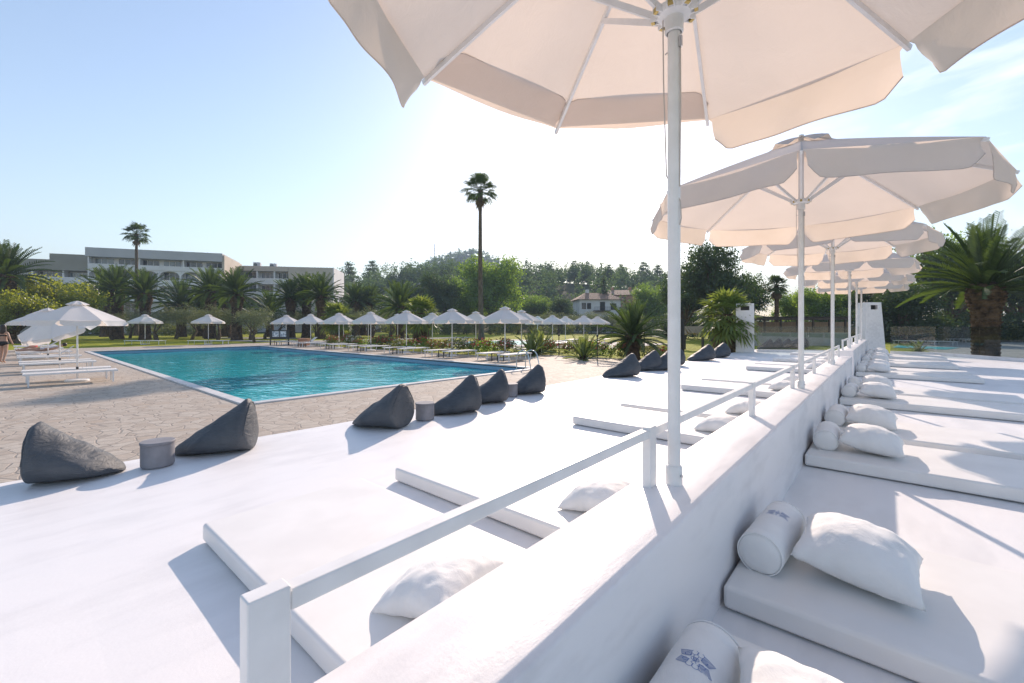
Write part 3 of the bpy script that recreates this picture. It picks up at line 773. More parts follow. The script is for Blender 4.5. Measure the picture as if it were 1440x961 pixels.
for (x, y, lab) in ((-5.22, 0.93, 'grey drum side table between the two nearest bean bags'), (-4.93, 3.85, 'grey drum side table right of the lone domed bean bag'), (-5.33, 6.17, 'grey drum side table among the cluster of bean bags before the ladder')):
    t = thing('drum_table', lab, 'side table', (x, y, TZ+0.004), 0, 'grey drum tables between the bean bags')
    MB().lathe([(0.116,0),(0.123,0.006),(0.129,0.02),(0.129,0.200),(0.125,0.210)], 32).build('drum', M['table_grey'], t, bevel=0.002)
    MB().lathe([(0.131,0.2102),(0.135,0.217),(0.135,0.233),(0.130,0.238)], 32).build('table_top', M['table_grey'], t, bevel=0.002)

# ------------------------------------------------------------------ piers and glass at the end of the terrace
def lantern_pier(loc, wb, wt, db, dt, h, rz, label):
    t = thing('lantern_pier', label, 'pillar', loc, rz)
    mb = MB()
    hz0, hz1, hw = h-0.34, h-0.13, 0.24*wt
    def lvl(z):
        f = z/h; return (wb+(wt-wb)*f)/2, (db+(dt-db)*f)/2
    a, b = lvl(0); c, d = lvl(h)
    # shell with an open niche on the front (-y) face
    p = [(-a,-b,0),(a,-b,0),(a,b,0),(-a,b,0),(-c,-d,h),(c,-d,h),(c,d,h),(-c,d,h)]
    y0 = lambda z: -lvl(z)[1]
    q = [(-hw,y0(hz0),hz0),(hw,y0(hz0),hz0),(hw,y0(hz1),hz1),(-hw,y0(hz1),hz1)]
    mb.add(p+q, [(1,2,6,5),(2,3,7,6),(3,0,4,7),(4,5,6,7),(0,1,9,8),(1,5,10,9),(5,4,11,10),(4,0,8,11)])
    qi = [(x, y+0.16, z) for x, y, z in q]
    mb.add(q+qi, [(0,1,5,4),(1,2,6,5),(2,3,7,6),(3,0,4,7)])
    body = mb.build('body', M['wall_paint'], t)
    MB().add(qi, [(3,2,1,0)]).build('niche_back', M['black_metal'], t)
    lp = MB()
    for k in range(3): lp.box(-hw*0.9, hw*0.9, y0(hz0)+0.07, y0(hz0)+0.09, hz0+0.035+0.055*k, hz0+0.05+0.055*k)
    lp.build('louvre', M['black_metal'], t)
    return t
lantern_pier((-0.55, 27.0, TZ-0.01), 0.98, 0.66, 0.7, 0.55, 2.44, TH*0.95, 'tapered white pier with a dark niche near its top, ending the white wall')
lantern_pier((-5.35, 24.3, TZ-0.01), 0.82, 0.80, 0.62, 0.60, 2.44, R(12), 'straight white pillar with a dark niche near its top, right of the bean bags')
def balustrade(pts, label, zt=1.66):
    a0 = Vector((*pts[0], 0))
    t = thing('glass_balustrade', label, 'glass railing', (pts[0][0], pts[0][1], TZ))
    for (p, q) in zip(pts[:-1], pts[1:]):
        p, q = Vector((*p, 0))-a0, Vector((*q, 0))-a0
        n = max(1, round((q-p).length/2.2))
        MB().bar(p+Vector((0,0,0.06)), q+Vector((0,0,0.06)), 0.16, 0.13).build('base_kerb', M['wall_paint'], t, bevel=0.01)
        for i in range(n):
            u, v = p.lerp(q, (i+0.006)/n), p.lerp(q, (i+0.994)/n)
            MB().bar(u+Vector((0,0,0.126+0.58)), v+Vector((0,0,0.126+0.58)), 0.014, 1.15).build('pane', M['glass'], t)
    return t
balustrade([(-4.9, 24.7), (-0.95, 26.7)], 'clear glass railing between the white pillar and the tapered pier')
balustrade([(0.2, 27.2), (1.75, 27.1), (6.4, 20.9)], 'clear glass railing right of the tapered pier, before the thick palm trunk')
# ------------------------------------------------------------------ pool-side parasols and loungers
def small_parasol(name, label, loc, group, sd=1, R0=1.22, zr=1.99, zt=2.55, hv=0.175, tilt=None):
    t = thing(name, label, 'parasol', loc, 0, group)
    MB().tube([(0,0,0.04),(0,0,zt)], 0.024, 10).build('pole', M['white_metal'], t, smooth=True)
    MB().lathe([(0.30,0.0),(0.30,0.05),(0.27,0.07),(0.05,0.085)], 20).build('base', M['white_metal'], t, bevel=0.003)
    MB().lathe([(0.034,0.40),(0.034,0.47)], 10).build('clamp', M['black_metal'], t)
    c = canopy_mesh(R0, 0.14, zr, zt-0.03, 4, 5, R(22), 0.03, sd).build('canopy', M['canopy_pool'], t, smooth=True)
    v = canopy_mesh(0.30, 0.02, zt-0.03, zt+0.09, 2, 3, R(22), 0.02, sd).build('vent', M['canopy_pool'], t, smooth=True)
    vals = []
    for k in range(8):
        mb, e = valance_panel(R0, zr, R(22), k, hv, 10, 3, sd, 0.05, gap=0.02, rc=0.07)
        vals.append(mb.build('valance', M['canopy_pool'], t, smooth=True))
    for k in range(8):
        th = R(22)+k*math.pi/4; d = Vector((math.cos(th), math.sin(th), 0))
        vals.append(MB().bar(d*0.05+Vector((0,0,zt-0.07)), d*(R0+0.01)+Vector((0,0,zr-0.016)), 0.014, 0.02).build('rib', M['white_metal'], t))
    if tilt:
        for o in [c, v]+vals:
            T = Matrix.Translation((0,0,zr)) @ Matrix.Rotation(tilt[0], 4, 'X') @ Matrix.Rotation(tilt[1], 4, 'Y') @ Matrix.Translation((0,0,-zr+tilt[2]))
            o.matrix_basis = T
    return t
def make_lounger(name, label, raised, group):
    t = thing(name, label, 'sun lounger', (0,0,0), 0, group)
    h = 0.34
    fr = MB()
    for s in (-1, 1): fr.bar((s*0.30,-0.97,h), (s*0.30,0.97,h), 0.04, 0.05)
    fr.bar((-0.28,-0.95,h-0.001), (0.28,-0.95,h-0.001), 0.04, 0.045); fr.bar((-0.28,0.95,h-0.001), (0.28,0.95,h-0.001), 0.04, 0.045)
    fr.build('frame', M['white_metal'], t)
    MB().box(-0.279, 0.279, -0.93, 0.30, h+0.003, h+0.021).build('seat', M['sling'], t, bevel=0.004)
    b = MB().box(-0.279, 0.279, 0.0, 0.63, -0.009, 0.009).build('backrest', M['sling'], t, bevel=0.004, loc=(0, 0.31, h+0.012))
    b.rotation_euler = (raised, 0, 0)
    for sx in (-1, 1):
        for sy in (-1, 1):
            MB().bar((sx*0.30, sy*0.86, 0), (sx*0.30, sy*0.86, h-0.026), 0.035, 0.035).build('leg', M['white_metal'], t)
    return t
M['sling'] = simple('sling', (0.60, 0.59, 0.58), (0.70, 0.69, 0.68), 0.7, 30)
GL = 'white sun loungers in pairs under the pool parasols'
proto = make_lounger('sun_lounger', 'x', 0.0, GL)
proto_up = make_lounger('sun_lounger', 'x', R(38), GL)
used = {'flat': False, 'up': False}
def lounger(x, y, rz, label, up=False, z=0.0):
    key = 'up' if up else 'flat'; p = proto_up if up else proto
    if not used[key]:
        used[key] = True; p.location = (x, y, z); p.rotation_euler = (0, 0, rz); p['label'] = label; return p
    return dup(p, (x, y, z), rz, label=label)
GP = 'white parasols round the pool'
# near-left side of the pool
AX = [-18.7, -23.6, -28.4, -33.2, -38.2, -43.2]
side = ['at the near left of the pool, largest of the left row', 'second in the left row, its canopy tipped over towards the viewer', 'third in the row left of the pool', 'fourth in the row left of the pool', 'fifth in the row left of the pool', 'last in the left row, behind the woman in a bikini']
p_small = small_parasol('pool_parasol', f'white pool parasol {side[0]}', (AX[0], 1.4, 0), GP, 1)
p_small.scale = (0.94, 0.94, 0.93)
p_tilt = small_parasol('pool_parasol', f'white pool parasol {side[1]}', (AX[1], 1.3, 0), GP, 2, R0=1.25, zr=1.80, zt=2.30, tilt=(R(24), R(14), -0.12))
for i in range(2, 6): dup(p_small, (AX[i], 1.3-0.05*i, 0), R(10*i), scale=0.94, label=f'white pool parasol {side[i]}')
for i, x in enumerate(AX):
    for s in (1, -1):
        lounger(x+s*0.62, 1.25, R(90)*0 + R(rng.uniform(-4, 4)), f'lounger left of the pool, {"nearer" if s > 0 else "farther"} of the pair under the {ORD[i]} parasol there', up=(i in (2, 4) and s < 0))
# far side of the pool, first row
BX = [-14.2, -18.1, -22.3, -26.3, -30.6, -35.2, -39.9]
for i, x in enumerate(BX):
    dup(p_small, (x, 16.0, 0), R(rng.uniform(0, 45)), scale=1.0, label=f'white parasol across the pool, {ORD[i]} of the front row from the pool ladder')
    for s in (1, -1):
        lounger(x+s*0.75, 15.9+rng.uniform(-0.1, 0.1), R(rng.uniform(-5, 5)), f'front-row lounger across the pool, {"ladder" if s > 0 else "hotel"} side of the {ORD[i]} parasol from the ladder', up=(i == 5 and s < 0))
# second row
CX = [-16.6, -20.5, -25.0, -29.3, -33.6, -37.8]
for i, x in enumerate(CX):
    dup(p_small, (x, 20.2, 0), R(rng.uniform(0, 45)), scale=1.0, label=f'white parasol across the pool, {ORD[i]} of the second row from the ladder end')
    for s in (1, -1):
        lounger(x+s*0.75, 19.9+rng.uniform(-0.1, 0.1), R(rng.uniform(-5, 5)), f'second-row lounger across the pool, {"ladder" if s > 0 else "hotel"} side of the {ORD[i]} parasol there')
# on the lawn and round the second pool
for i, (bear, d, lab) in enumerate(((204, 39, 'lone white parasol on the lawn beyond the pool, left one of two'), (293, 39, 'lone white parasol on the lawn beyond the pool, right one of two'))):
    p = at(bear, d); dup(p_small, p, R(20*i), scale=1.03, label=lab)
    for s in (1, -1): lounger(p.x+s*0.8*CT, p.y+s*0.8*ST, TH+R(80), f'white sun lounger on the lawn {"left" if s < 0 else "right"} of the {("left", "right")[i]} lone parasol')
far = [(756, 43), (777, 39), (795, 43), (821, 40), (840, 44)]
for i, (bear, d) in enumerate(far):
    p = at(bear, d); dup(p_small, p, R(13*i), scale=1.0, label=f'small distant white parasol by the second pool, {ORD[i]} from the left of five')
    lounger(p.x+0.8, p.y, R(10), f'distant white sun lounger under the {ORD[i]} of the five small far parasols')
# side tables between the far loungers
def side_table(loc, label):
    t = thing('side_table', label, 'side table', loc, 0, 'dark side tables between the loungers')
    MB().box(-0.22, 0.22, -0.22, 0.22, 0.36, 0.39).build('table_top', M['wood_dark'], t, bevel=0.003)
    for sx in (-1, 1):
        for sy in (-1, 1): MB().box(sx*0.2-0.018, sx*0.2+0.018, sy*0.2-0.018, sy*0.2+0.018, 0, 0.36).build('leg', M['black_metal'], t)
    return t
st0 = side_table((BX[0]+0.25, 15.2, 0), 'small dark side table by the first front-row parasol from the pool ladder')
for i, x in enumerate(BX[1:]): dup(st0, (x+0.25, 15.2, 0), label=f'small dark side table by the {ORD[i+1]} front-row parasol from the pool ladder')

# pool ladder
t = thing('pool_ladder', 'stainless steel pool ladder with two curved handrails at the corner of the pool', 'ladder', (-10.45, 13.0, 0))
for s in (-0.27, 0.27):
    pts = [(-0.25, s, -1.0), (-0.25, s, 0.2)] + [(-0.25+0.30*(1-math.cos(a)), s, 0.45+0.30*math.sin(a)*1.0) for a in [R(x) for x in (5, 30, 60, 90, 120, 150)]] + [(0.42, s, 0.2), (0.46, s, 0.0)]
    MB().tube(pts, 0.021, 8).build('handrail', M['steel'], t, smooth=True)
for k in range(3): MB().box(-0.29, -0.21, -0.26, 0.26, -0.3-0.27*k, -0.27-0.27*k).build('step', M['steel'], t)

# sign board and planter by the far end of the pool
p = at(393, 37.5)
t = thing('sign_board', 'black framed notice board on two legs at the far end of the pool', 'sign', p, TH)
for s in (-1, 1): MB().box(s*0.78-0.05, s*0.78+0.05, -0.04, 0.04, 0, 1.35).build('leg', M['black_metal'], t)
MB().box(-0.73, 0.73, -0.03, 0.03, 0.55, 1.30).build('board', M['black_metal'], t)
MB().box(-0.60, -0.05, -0.037, -0.031, 0.72, 1.2).build('poster', M['poster'], t)
MB().box(0.05, 0.60, -0.037, -0.031, 0.72, 1.2).build('poster', M['poster'], t)
p = at(428, 37)
t = thing('planter', 'square terracotta planter with a low bush beside the notice board', 'planter', p, TH)
MB().add([(-.3,-.3,0),(.3,-.3,0),(.3,.3,0),(-.3,.3,0),(-.4,-.4,.6),(.4,-.4,.6),(.4,.4,.6),(-.4,.4,.6)], [(3,2,1,0),(4,5,6,7),(0,1,5,4),(1,2,6,5),(2,3,7,6),(3,0,4,7)]).build('pot', M['terracotta'], t, bevel=0.01)

# ------------------------------------------------------------------ foliage
def rvec(r): 
    while True:
        v = Vector((r.uniform(-1,1), r.uniform(-1,1), r.uniform(-1,1)))
        if 0.05 < v.length < 1: return v.normalized()
def leaf_quad(mb, p, nrm, size, r, asp=0.55, mi=0):
    a = nrm.orthogonal().normalized(); a = Matrix.Rotation(r.uniform(0, 6.28), 3, nrm) @ a; b = nrm.cross(a)
    a, b = a*size*0.5, b*size*0.5*asp
    mb.add([p-a, p-a*0.1+b, p+a, p-a*0.1-b], [(0, 1, 2, 3)], mi)
def crown(mb, blobs, clumps, per, size, r, clump_r=0.45, up=0.35, shell=0.38, mi=0, asp=0.55):
    """leaf clumps spread through the volume of the ellipsoid BLOBS (centre, radii), denser towards their rims"""
    wts = [b[1][0]*b[1][1]*b[1][2] for b in blobs]
    wts = [w**0.67 for w in wts]
    for _ in range(clumps):
        c, rad = r.choices(blobs, wts)[0]
        d = rvec(r); q = r.random()**shell
        cp = Vector(c) + Vector((d.x*rad[0], d.y*rad[1], d.z*rad[2]))*q
        cr = clump_r*r.uniform(0.6, 1.35)
        for _ in range(per):
            o = Vector((r.gauss(0, 1), r.gauss(0, 1), r.gauss(0, 0.7)))*cr*0.55
            n = (rvec(r) + d*0.45 + Vector((0, 0, up))).normalized()
            leaf_quad(mb, cp+o, n, size*r.uniform(0.65, 1.3), r, asp, mi)
def limbs(mb, base_r, h_fork, blobs, r, lean=0.15, n=7):
    top = Vector((r.uniform(-lean, lean), r.uniform(-lean, lean), h_fork))
    mid = top*0.5 + Vector((r.uniform(-lean, lean)*0.5, r.uniform(-lean, lean)*0.5, 0))
    mb.tube([(0,0,-0.2), (0,0,0.02), mid, top], [base_r*1.45, base_r*1.2, base_r*0.95, base_r*0.75], n)
    for c, rad in blobs:
        c = Vector(c); k = top.lerp(c, 0.5) + Vector((r.uniform(-.3,.3), r.uniform(-.3,.3), r.uniform(-.2,.3)))*rad[0]*0.35
        mb.tube([top*0.92, k, c], [base_r*0.55, base_r*0.36, base_r*0.16], 6)
        for _ in range(3):
            d = rvec(r); e = c + Vector((d.x*rad[0], d.y*rad[1], abs(d.z)*rad[2]))*0.7
            mb.tube([k.lerp(c, r.uniform(0.3, 0.9)), e], [base_r*0.2, base_r*0.06], 5)
def tree_proto(name, kind, seed, Hh, blobs, leafmat, trunkmat='trunk', trunk_r=0.2, fork=0.4, clumps=260, per=16, size=0.22, clump_r=0.5, multi=False, asp=0.55, shell=0.38):
    r = random.Random(seed)
    t = thing(name, kind, 'tree')
    tb = MB()
    if multi:
        for k in range(r.randint(2, 3)):
            a = r.uniform(0, 6.28); q = Vector((math.cos(a), math.sin(a), 0))
            pts = [Vector((0,0,-0.1))+q*0.08, q*0.25+Vector((r.uniform(-.1,.1), r.uniform(-.1,.1), fork*0.45)), q*0.6+Vector((r.uniform(-.25,.25), r.uniform(-.25,.25), fork))]
            c, rad = blobs[k % len(blobs)]
            pts.append(Vector(c))
            tb.tube(pts, [trunk_r*1.2, trunk_r*0.9, trunk_r*0.6, trunk_r*0.2], 7)
    else: limbs(tb, trunk_r, fork, blobs, r, lean=0.12*fork)
    tb.build('trunk', M[trunkmat], t, smooth=True)
    cb = MB(); crown(cb, blobs, clumps, per, size, r, clump_r, shell=shell, asp=asp)
    cb.build('crown', M[leafmat], t)
    return t
class Kind:
    """a prototype that is moved into place the first time and copied after that"""
    def __init__(s, root, h): s.root, s.h, s.first = root, h, True
    def put(s, loc, hh, label, group=None, rz=None, wide=1.0, cat=None):
        k = hh/s.h; sc = (k*wide, k*wide, k)
        rz = rng.uniform(0, 6.28) if rz is None else rz
        if s.first:
            s.first = False; o = s.root; o.location = loc; o.scale = sc; o.rotation_euler = (0, 0, rz); o['label'] = label
            if group: o['group'] = group
        else: o = dup(s.root, loc, rz, sc, label, group)
        if cat: o['category'] = cat
        return o
def blobset(r, n, R_, zc, flat=0.75, spread=0.6, br=(0.4, 0.62)):
    out = [((0, 0, zc), (R_*0.68, R_*0.68, R_*0.68*flat))]
    for i in range(n):
        a = 6.28*i/n + r.uniform(-.4, .4); q = r.uniform(0.5, 1)*spread*R_; b = R_*r.uniform(*br)
        out.append(((q*math.cos(a), q*math.sin(a), zc + r.uniform(-0.55, 0.6)*R_*flat), (b, b, b*r.uniform(0.65, 0.95))))
    return out
# ---- date palms
def frond(mb, base, az, el, ln, r, lw, nseg=9, pairs=22, droop=1.0, ll=0.42, mi=0):
    d = Vector((math.cos(az)*math.cos(el), math.sin(az)*math.cos(el), math.sin(el)))
    side = Vector((-math.sin(az), math.cos(az), 0))
    pts = []; p = Vector(base); v = d.copy(); st = ln/nseg
    tw = r.uniform(-0.25, 0.25)
    for i in range(nseg+1):
        pts.append(p.copy()); p = p + v*st
        v = (v + Vector((0, 0, -1))*0.035*droop*(1+1.6*i/nseg) + side*tw*0.03).normalized()
    mb.tube(pts, [0.035*(1-0.85*i/nseg)+0.004 for i in range(nseg+1)], 4, mi, cap=False)
    for k in range(pairs):
        f = 0.10 + 0.90*(k+0.5)/pairs; x = f*nseg; i = min(int(x), nseg-1); q = pts[i].lerp(pts[i+1], x-i)
        t = (pts[i+1]-pts[i]).normalized(); s = t.cross(Vector((0, 0, 1)))
        s = s.normalized() if s.length > 1e-3 else side
        n = s.cross(t).normalized()
        L_ = ll*(0.45+0.55*math.sin(math.pi*min(1, 0.12+f*0.9)))*r.uniform(0.85, 1.15)
        for sg in (-1, 1):
            dirn = (s*sg*0.78 + t*0.62 + n*0.36 + Vector((0,0,-0.10*r.random()))).normalized()
            e = q + dirn*L_ + Vector((0, 0, -0.06*L_))
            w_ = (t*0.9 + n*0.4*sg).normalized()*lw*0.5
            mb.add([q-w_*0.6, q+w_*0.6, q.lerp(e, 0.55)+w_, e, q.lerp(e, 0.55)-w_], [(0, 1, 2, 3, 4)], mi)
def date_trunk(mb, h, r0, r1, bulge, nrow=26, ncol=15, flare=1.25):
    nz, na = int(nrow*3), ncol*4
    def fn(u, v):
        z = h*v; f = v
        rad = r0 + (r1-r0)*f
        rad *= 1 + (flare-1)*math.exp(-f*9)
        rad += bulge*math.exp(-((f-0.86)/0.13)**2)
        if f > 0.97: rad *= 1-0.5*((f-0.97)/0.03)
        row = v*nrow; i = math.floor(row); fr = row-i
        a = u*ncol + 0.5*(i % 2); fa = a-math.floor(a)
        tooth = (1-abs(2*fa-1))**0.7*fr**1.5
        rad += 0.15*r0/0.45*tooth*(0.6+0.6*f)*(0.8+0.4*noise.noise(Vector((math.floor(a)*3.1, i*1.7, 0))))
        t = 2*math.pi*u
        return (rad*math.cos(t), rad*math.sin(t), z)
    return mb.grid(fn, na, nz, closed_u=True)
def date_palm(seed, h, spread, nf, lw, pairs, trunk=True, r0=0.5, r1=0.45, bulge=0.14, name='date_palm', ll=0.42, mat='palm_leaf', elspan=102, droop=1.35):
    r = random.Random(seed); t = thing(name, 'palm', 'palm tree')
    th = h if trunk else 0.25
    tb = MB(); date_trunk(tb, th, r0, r1, bulge)
    tb.build('trunk', M['palm_trunk'], t)
    cb = MB()
    for i in range(nf):
        f = (i+0.5)/nf; az = i*2.39996 + r.uniform(-.2, .2)
        el = R(84 - elspan*f**1.1 + r.uniform(-7, 7))
        frond(cb, (0.16*math.cos(az)*(0.4+f), 0.16*math.sin(az)*(0.4+f), th-0.05-0.32*f), az, el, spread*r.uniform(0.85, 1.08)*(0.85+0.15*math.sin(math.pi*f)), r, lw, pairs=pairs, droop=droop*(1.0+0.4*f), ll=ll)
    cb.build('crown', M[mat], t)
    return t
# ---- fan palms
def fan_leaf(mb, base, az, el, pet, rad, r, seg=16, droop=0.3, mi=0):
    d = Vector((math.cos(az)*math.cos(el), math.sin(az)*math.cos(el), math.sin(el)))
    side = Vector((-math.sin(az), math.cos(az), 0)); n = side.cross(d)*-1
    hub = Vector(base) + d*pet + Vector((0, 0, -0.10*pet))
    mb.tube([base, Vector(base)+d*pet*0.6, hub], [0.03, 0.022, 0.014], 4, mi, cap=False)
    ax = (d + Vector((0, 0, -droop))).normalized(); nn = side.cross(ax).normalized()
    for k in range(seg):
        a = R(-105 + 210*(k+0.5)/seg); u = ax*math.cos(a) + side*math.sin(a); wv = -ax*math.sin(a) + side*math.cos(a)
        L_ = rad*(0.78+0.22*math.cos(a))*r.uniform(0.9, 1.1); wd = rad*2*math.sin(R(105/seg))*0.55
        m_ = hub + u*L_*0.55 + nn*0.06*rad*(1 if k % 2 else -1); e = hub + u*L_ + Vector((0, 0, -0.22*L_*r.uniform(0.5, 1.4)))
        mb.add([hub, m_-wv*wd*0.6, e, m_+wv*wd*0.6], [(0, 1, 2, 3)], mi)
def fan_palm(seed, h, n, pet, rad, r0, r1, name='fan_palm', mat='fan_leaf', skirt=14, trunkmat='pale_trunk', elmax=85, elmin=-35, rough_from=2.0):
    r = random.Random(seed); t = thing(name, 'palm', 'palm tree')
    tb = MB(); k = 40; lean = r.uniform(-0.012, 0.012)
    def rad_at(f): 
        q = r0 + (r1-r0)*f**0.8
        if f < 0.06: q *= 1+0.5*(1-f/0.06)
        return q
    def tfn(u, v):
        rr = rad_at(v); 
        if v > rough_from: rr *= 1.35 + 0.35*abs(math.sin(v*h*9+u*31))
        else: rr *= 1 + 0.06*math.sin(v*h*22)
        a = 2*math.pi*u
        return (rr*math.cos(a)+lean*h*math.sin(v*2.2), rr*math.sin(a), h*v)
    tb.grid(tfn, 14, int(h*7), closed_u=True)
    tb.build('trunk', M[trunkmat], t, smooth=True)
    top = (lean*h*math.sin(2.2), 0, h)
    cb = MB()
    for i in range(n):
        f = (i+0.5)/n; az = i*2.39996+r.uniform(-.2,.2)
        fan_leaf(cb, (top[0], top[1], h-0.25*f), az, R(elmax-(elmax-elmin)*f+r.uniform(-10,10)), pet*r.uniform(0.75,1.15), rad*r.uniform(0.8,1.1), r, droop=0.08+0.4*f)
    cb.build('crown', M[mat], t)
    if skirt:
        sb = MB()
        for i in range(skirt):
            az = i*2.39996; fan_leaf(sb, (top[0], top[1], h-0.35-0.3*r.random()), az, R(-50-28*r.random()), pet*0.7, rad*0.75, r, seg=10, droop=0.6)
        sb.build('skirt', M['dry_leaf'], t)
    return t

# ------------------------------------------------------------------ planting
GPALM = 'date palms on the hotel lawn'
dpA = Kind(date_palm(1, 5.6, 3.15, 62, 0.10, 20, ll=0.5), 8.6)
dpB = Kind(date_palm(2, 5.0, 2.95, 58, 0.10, 20, r0=0.45, r1=0.42, bulge=0.2, ll=0.48), 7.8)
dpC = Kind(date_palm(3, 3.6, 3.2, 58, 0.10, 20, r0=0.42, r1=0.40, bulge=0.1, ll=0.46), 6.6)
pl_ = [(dpA, 8, 43, 332, 'thick date palm cut by the left edge of the photo, above the lime-green tree'),
       (dpC, 150, 66, 373, 'date palm half hidden behind a bigger one at the left end of the hotel front'),
       (dpA, 165, 55, 367, 'big bushy date palm before the left part of the white hotel block'),
       (dpB, 204, 53, 374, 'date palm directly behind the left lone lawn parasol'),
       (dpC, 255, 66, 387, 'smaller date palm between two taller ones in front of the hotel arches'),
       (dpA, 296, 57, 371, 'date palm with an open crown behind the right lone lawn parasol'),
       (dpC, 282, 68, 398, 'low date palm peeping between taller palms in front of the hotel arches'),
       (dpC, 318, 67, 384, 'date palm tucked behind the tall thick-trunked one at the hotel corner'),
       (dpB, 333, 50, 372, 'tall date palm with a very thick dark trunk at the corner of the hotel'),
       (dpC, 380, 66, 404, 'small fan-crowned palm low before the beige hotel wing'),
       (dpB, 409, 60, 386, 'date palm left of two taller ones before the beige hotel wing'),
       (dpA, 431, 62, 379, 'slim date palm in the middle of three before the beige hotel wing'),
       (dpB, 452, 56, 380, 'date palm at the right end of the beige hotel wing'),
       (dpB, 500, 72, 393, 'left palm of a small dark group of three right of the hotel'),
       (dpC, 510, 76, 400, 'shortest middle palm of a small dark group of three right of the hotel'),
       (dpB, 521, 74, 396, 'right palm of a small dark group of three right of the hotel'),
       (dpC, 563, 52, 390, 'leaning bright date palm behind the front-row parasols, left of the fan palm')]
for k, bear, d, row, lab in pl_:
    p = at(bear, d, -0.05); k.put(p, height(d, row), lab, GPALM, wide=1.0)
# the low date palm by the lawn and the thick one behind the glass
dpL = Kind(date_palm(7, 1.5, 2.35, 62, 0.05, 26, r0=0.36, r1=0.36, bulge=0.1, ll=0.36), 3.5)
p = at(890, 21.5); dpL.put(p, height(21.5, 420), 'stocky low date palm with wide dark crown, left of the parasol pole', rz=1.0)
dpR = Kind(date_palm(9, 3.8, 2.95, 64, 0.05, 34, r0=0.37, r1=0.42, bulge=0.16, ll=0.42, elspan=88, droop=1.25), 6.4)
p = at(1386, 19.6, -0.6); o = dpR.put(p, height(19.6, 306)+0.6, 'massive date palm with a pineapple trunk behind the glass railing at the right edge', rz=1.25)
# tall fan palms
tall = Kind(fan_palm(21, 20.2, 42, 1.55, 1.25, 0.38, 0.21, name='tall_fan_palm', mat='tall_leaf', skirt=3, trunkmat='trunk', rough_from=0.9, elmin=-30), 23.2)
p = at(677, 46.5); tall.put(p, height(46.5, 237), 'very tall slender fan palm rising alone above the hills in the middle', rz=0.7)
p = at(192, 73); tall.put(p, height(73, 308), 'tall slender fan palm rising above the hotel roof', rz=2.9)
# washingtonias, bright green
fp1 = Kind(fan_palm(31, 2.1, 42, 0.85, 0.85, 0.30, 0.27, skirt=26, trunkmat='palm_trunk'), 3.4)
p = at(1021, 22.5); fp1.put(p, height(22.5, 404), 'bright green fan palm with a brown shaggy trunk left of the white pillar')
p = at(592, 40); fp1.put(p, height(40, 414), 'bright yellow-green fan palm behind the front-row parasols')
p = at(474, 44); fp1.put(p, height(44, 424), 'low yellow-green fan palm between the hotel wing and the parasols')
fp2 = Kind(fan_palm(33, 6.8, 40, 0.8, 0.75, 0.26, 0.22, skirt=50, mat='palm_leaf', trunkmat='palm_trunk'), 8.2)
p = at(1092, 46); fp2.put(p, height(46, 384), 'dark fan palm with a big grey hanging skirt behind the pergola')
# low young palms in the flower border
dpS = Kind(date_palm(12, 0.2, 1.25, 26, 0.05, 16, trunk=False, r0=0.16, r1=0.15, bulge=0.02, name='young_palm', ll=0.24, mat='fan_leaf'), 1.35)
for bear, d, row, lab in ((820, 21.6, 468, 'young palm with bright upright fronds in the flower border, nearest the bean bags'), (748, 24.5, 463, 'young palm in the flower border behind the first parasol'), (760, 26.5, 461, 'young palm arching behind the one at the first parasol'), (1012, 25, 486, 'tiny palm on the sunny lawn beside the thatched shelter'), (1292, 27, 478, 'young palm seen through the glass left of the massive trunk'), (930, 24, 489, 'tiny palm on the lawn close to the overhead parasol pole')):
    p = at(bear, d); dpS.put(p, max(0.45, height(d, row)), lab, 'young palms in the borders')
# olive trees
GO = 'grey-green olive trees on the lawn'
r_ = random.Random(5)
olv = [Kind(tree_proto('olive_tree', 'x', 200+k, 4.2, blobset(random.Random(300+k), 5, 1.9, 2.9, 0.62, 0.7), 'olive_leaf', 'trunk', 0.14, 1.1, 190, 20, 0.15, 0.38, multi=True, asp=0.38), 4.2) for k in range(3)]
ol = [(160, 52, 436), (182, 58, 432), (222, 50, 434), (246, 56, 428), (268, 52, 430), (286, 60, 433), (306, 52, 427), (325, 60, 434), (352, 50, 430), (372, 56, 432), (358, 44, 433), (398, 58, 435), (424, 62, 436), (445, 64, 434), (470, 60, 436), (498, 66, 431), (522, 60, 434), (548, 66, 433), (575, 58, 440), (604, 66, 436)]
for i, (b, d, row) in enumerate(ol):
    olv[i % 3].put(at(b, d, -0.05), height(d, row), f'grey-green olive tree on the hotel lawn, {i+1 if i > 11 else ORD[i]}{"th" if i > 11 else ""} from the left in that belt' if i != 19 else 'grey-green olive tree at the right end of the belt on the hotel lawn', GO, wide=1.15)
for i in range(17):
    b = 632+i*19; d = 84+((i*7) % 5)*2.0
    olv[i % 3].put(at(b, d, -0.05), height(d, 441 - (i % 3)*2.0 + (2 if b > 860 else 0)), f'olive tree of the distant grove behind the lawn, {ORD[i] if i < 12 else str(i+1)+"th"} from its left end', 'olive trees of the distant grove', wide=1.25)
# lime-green tree at the left
lime = Kind(tree_proto('lime_tree', 'x', 41, 6.6, blobset(random.Random(41), 8, 3.1, 3.6, 0.72, 0.75), 'lime_leaf', 'trunk', 0.2, 1.3, 420, 24, 0.22, 0.55), 6.6)
lime.put(at(78, 47), height(47, 379), 'broad lime-green tree behind the left row of pool parasols', wide=1.05)
lime.put(at(26, 42), height(42, 400), 'lower lime-green tree at the left edge, beneath the big date palm', wide=1.1)
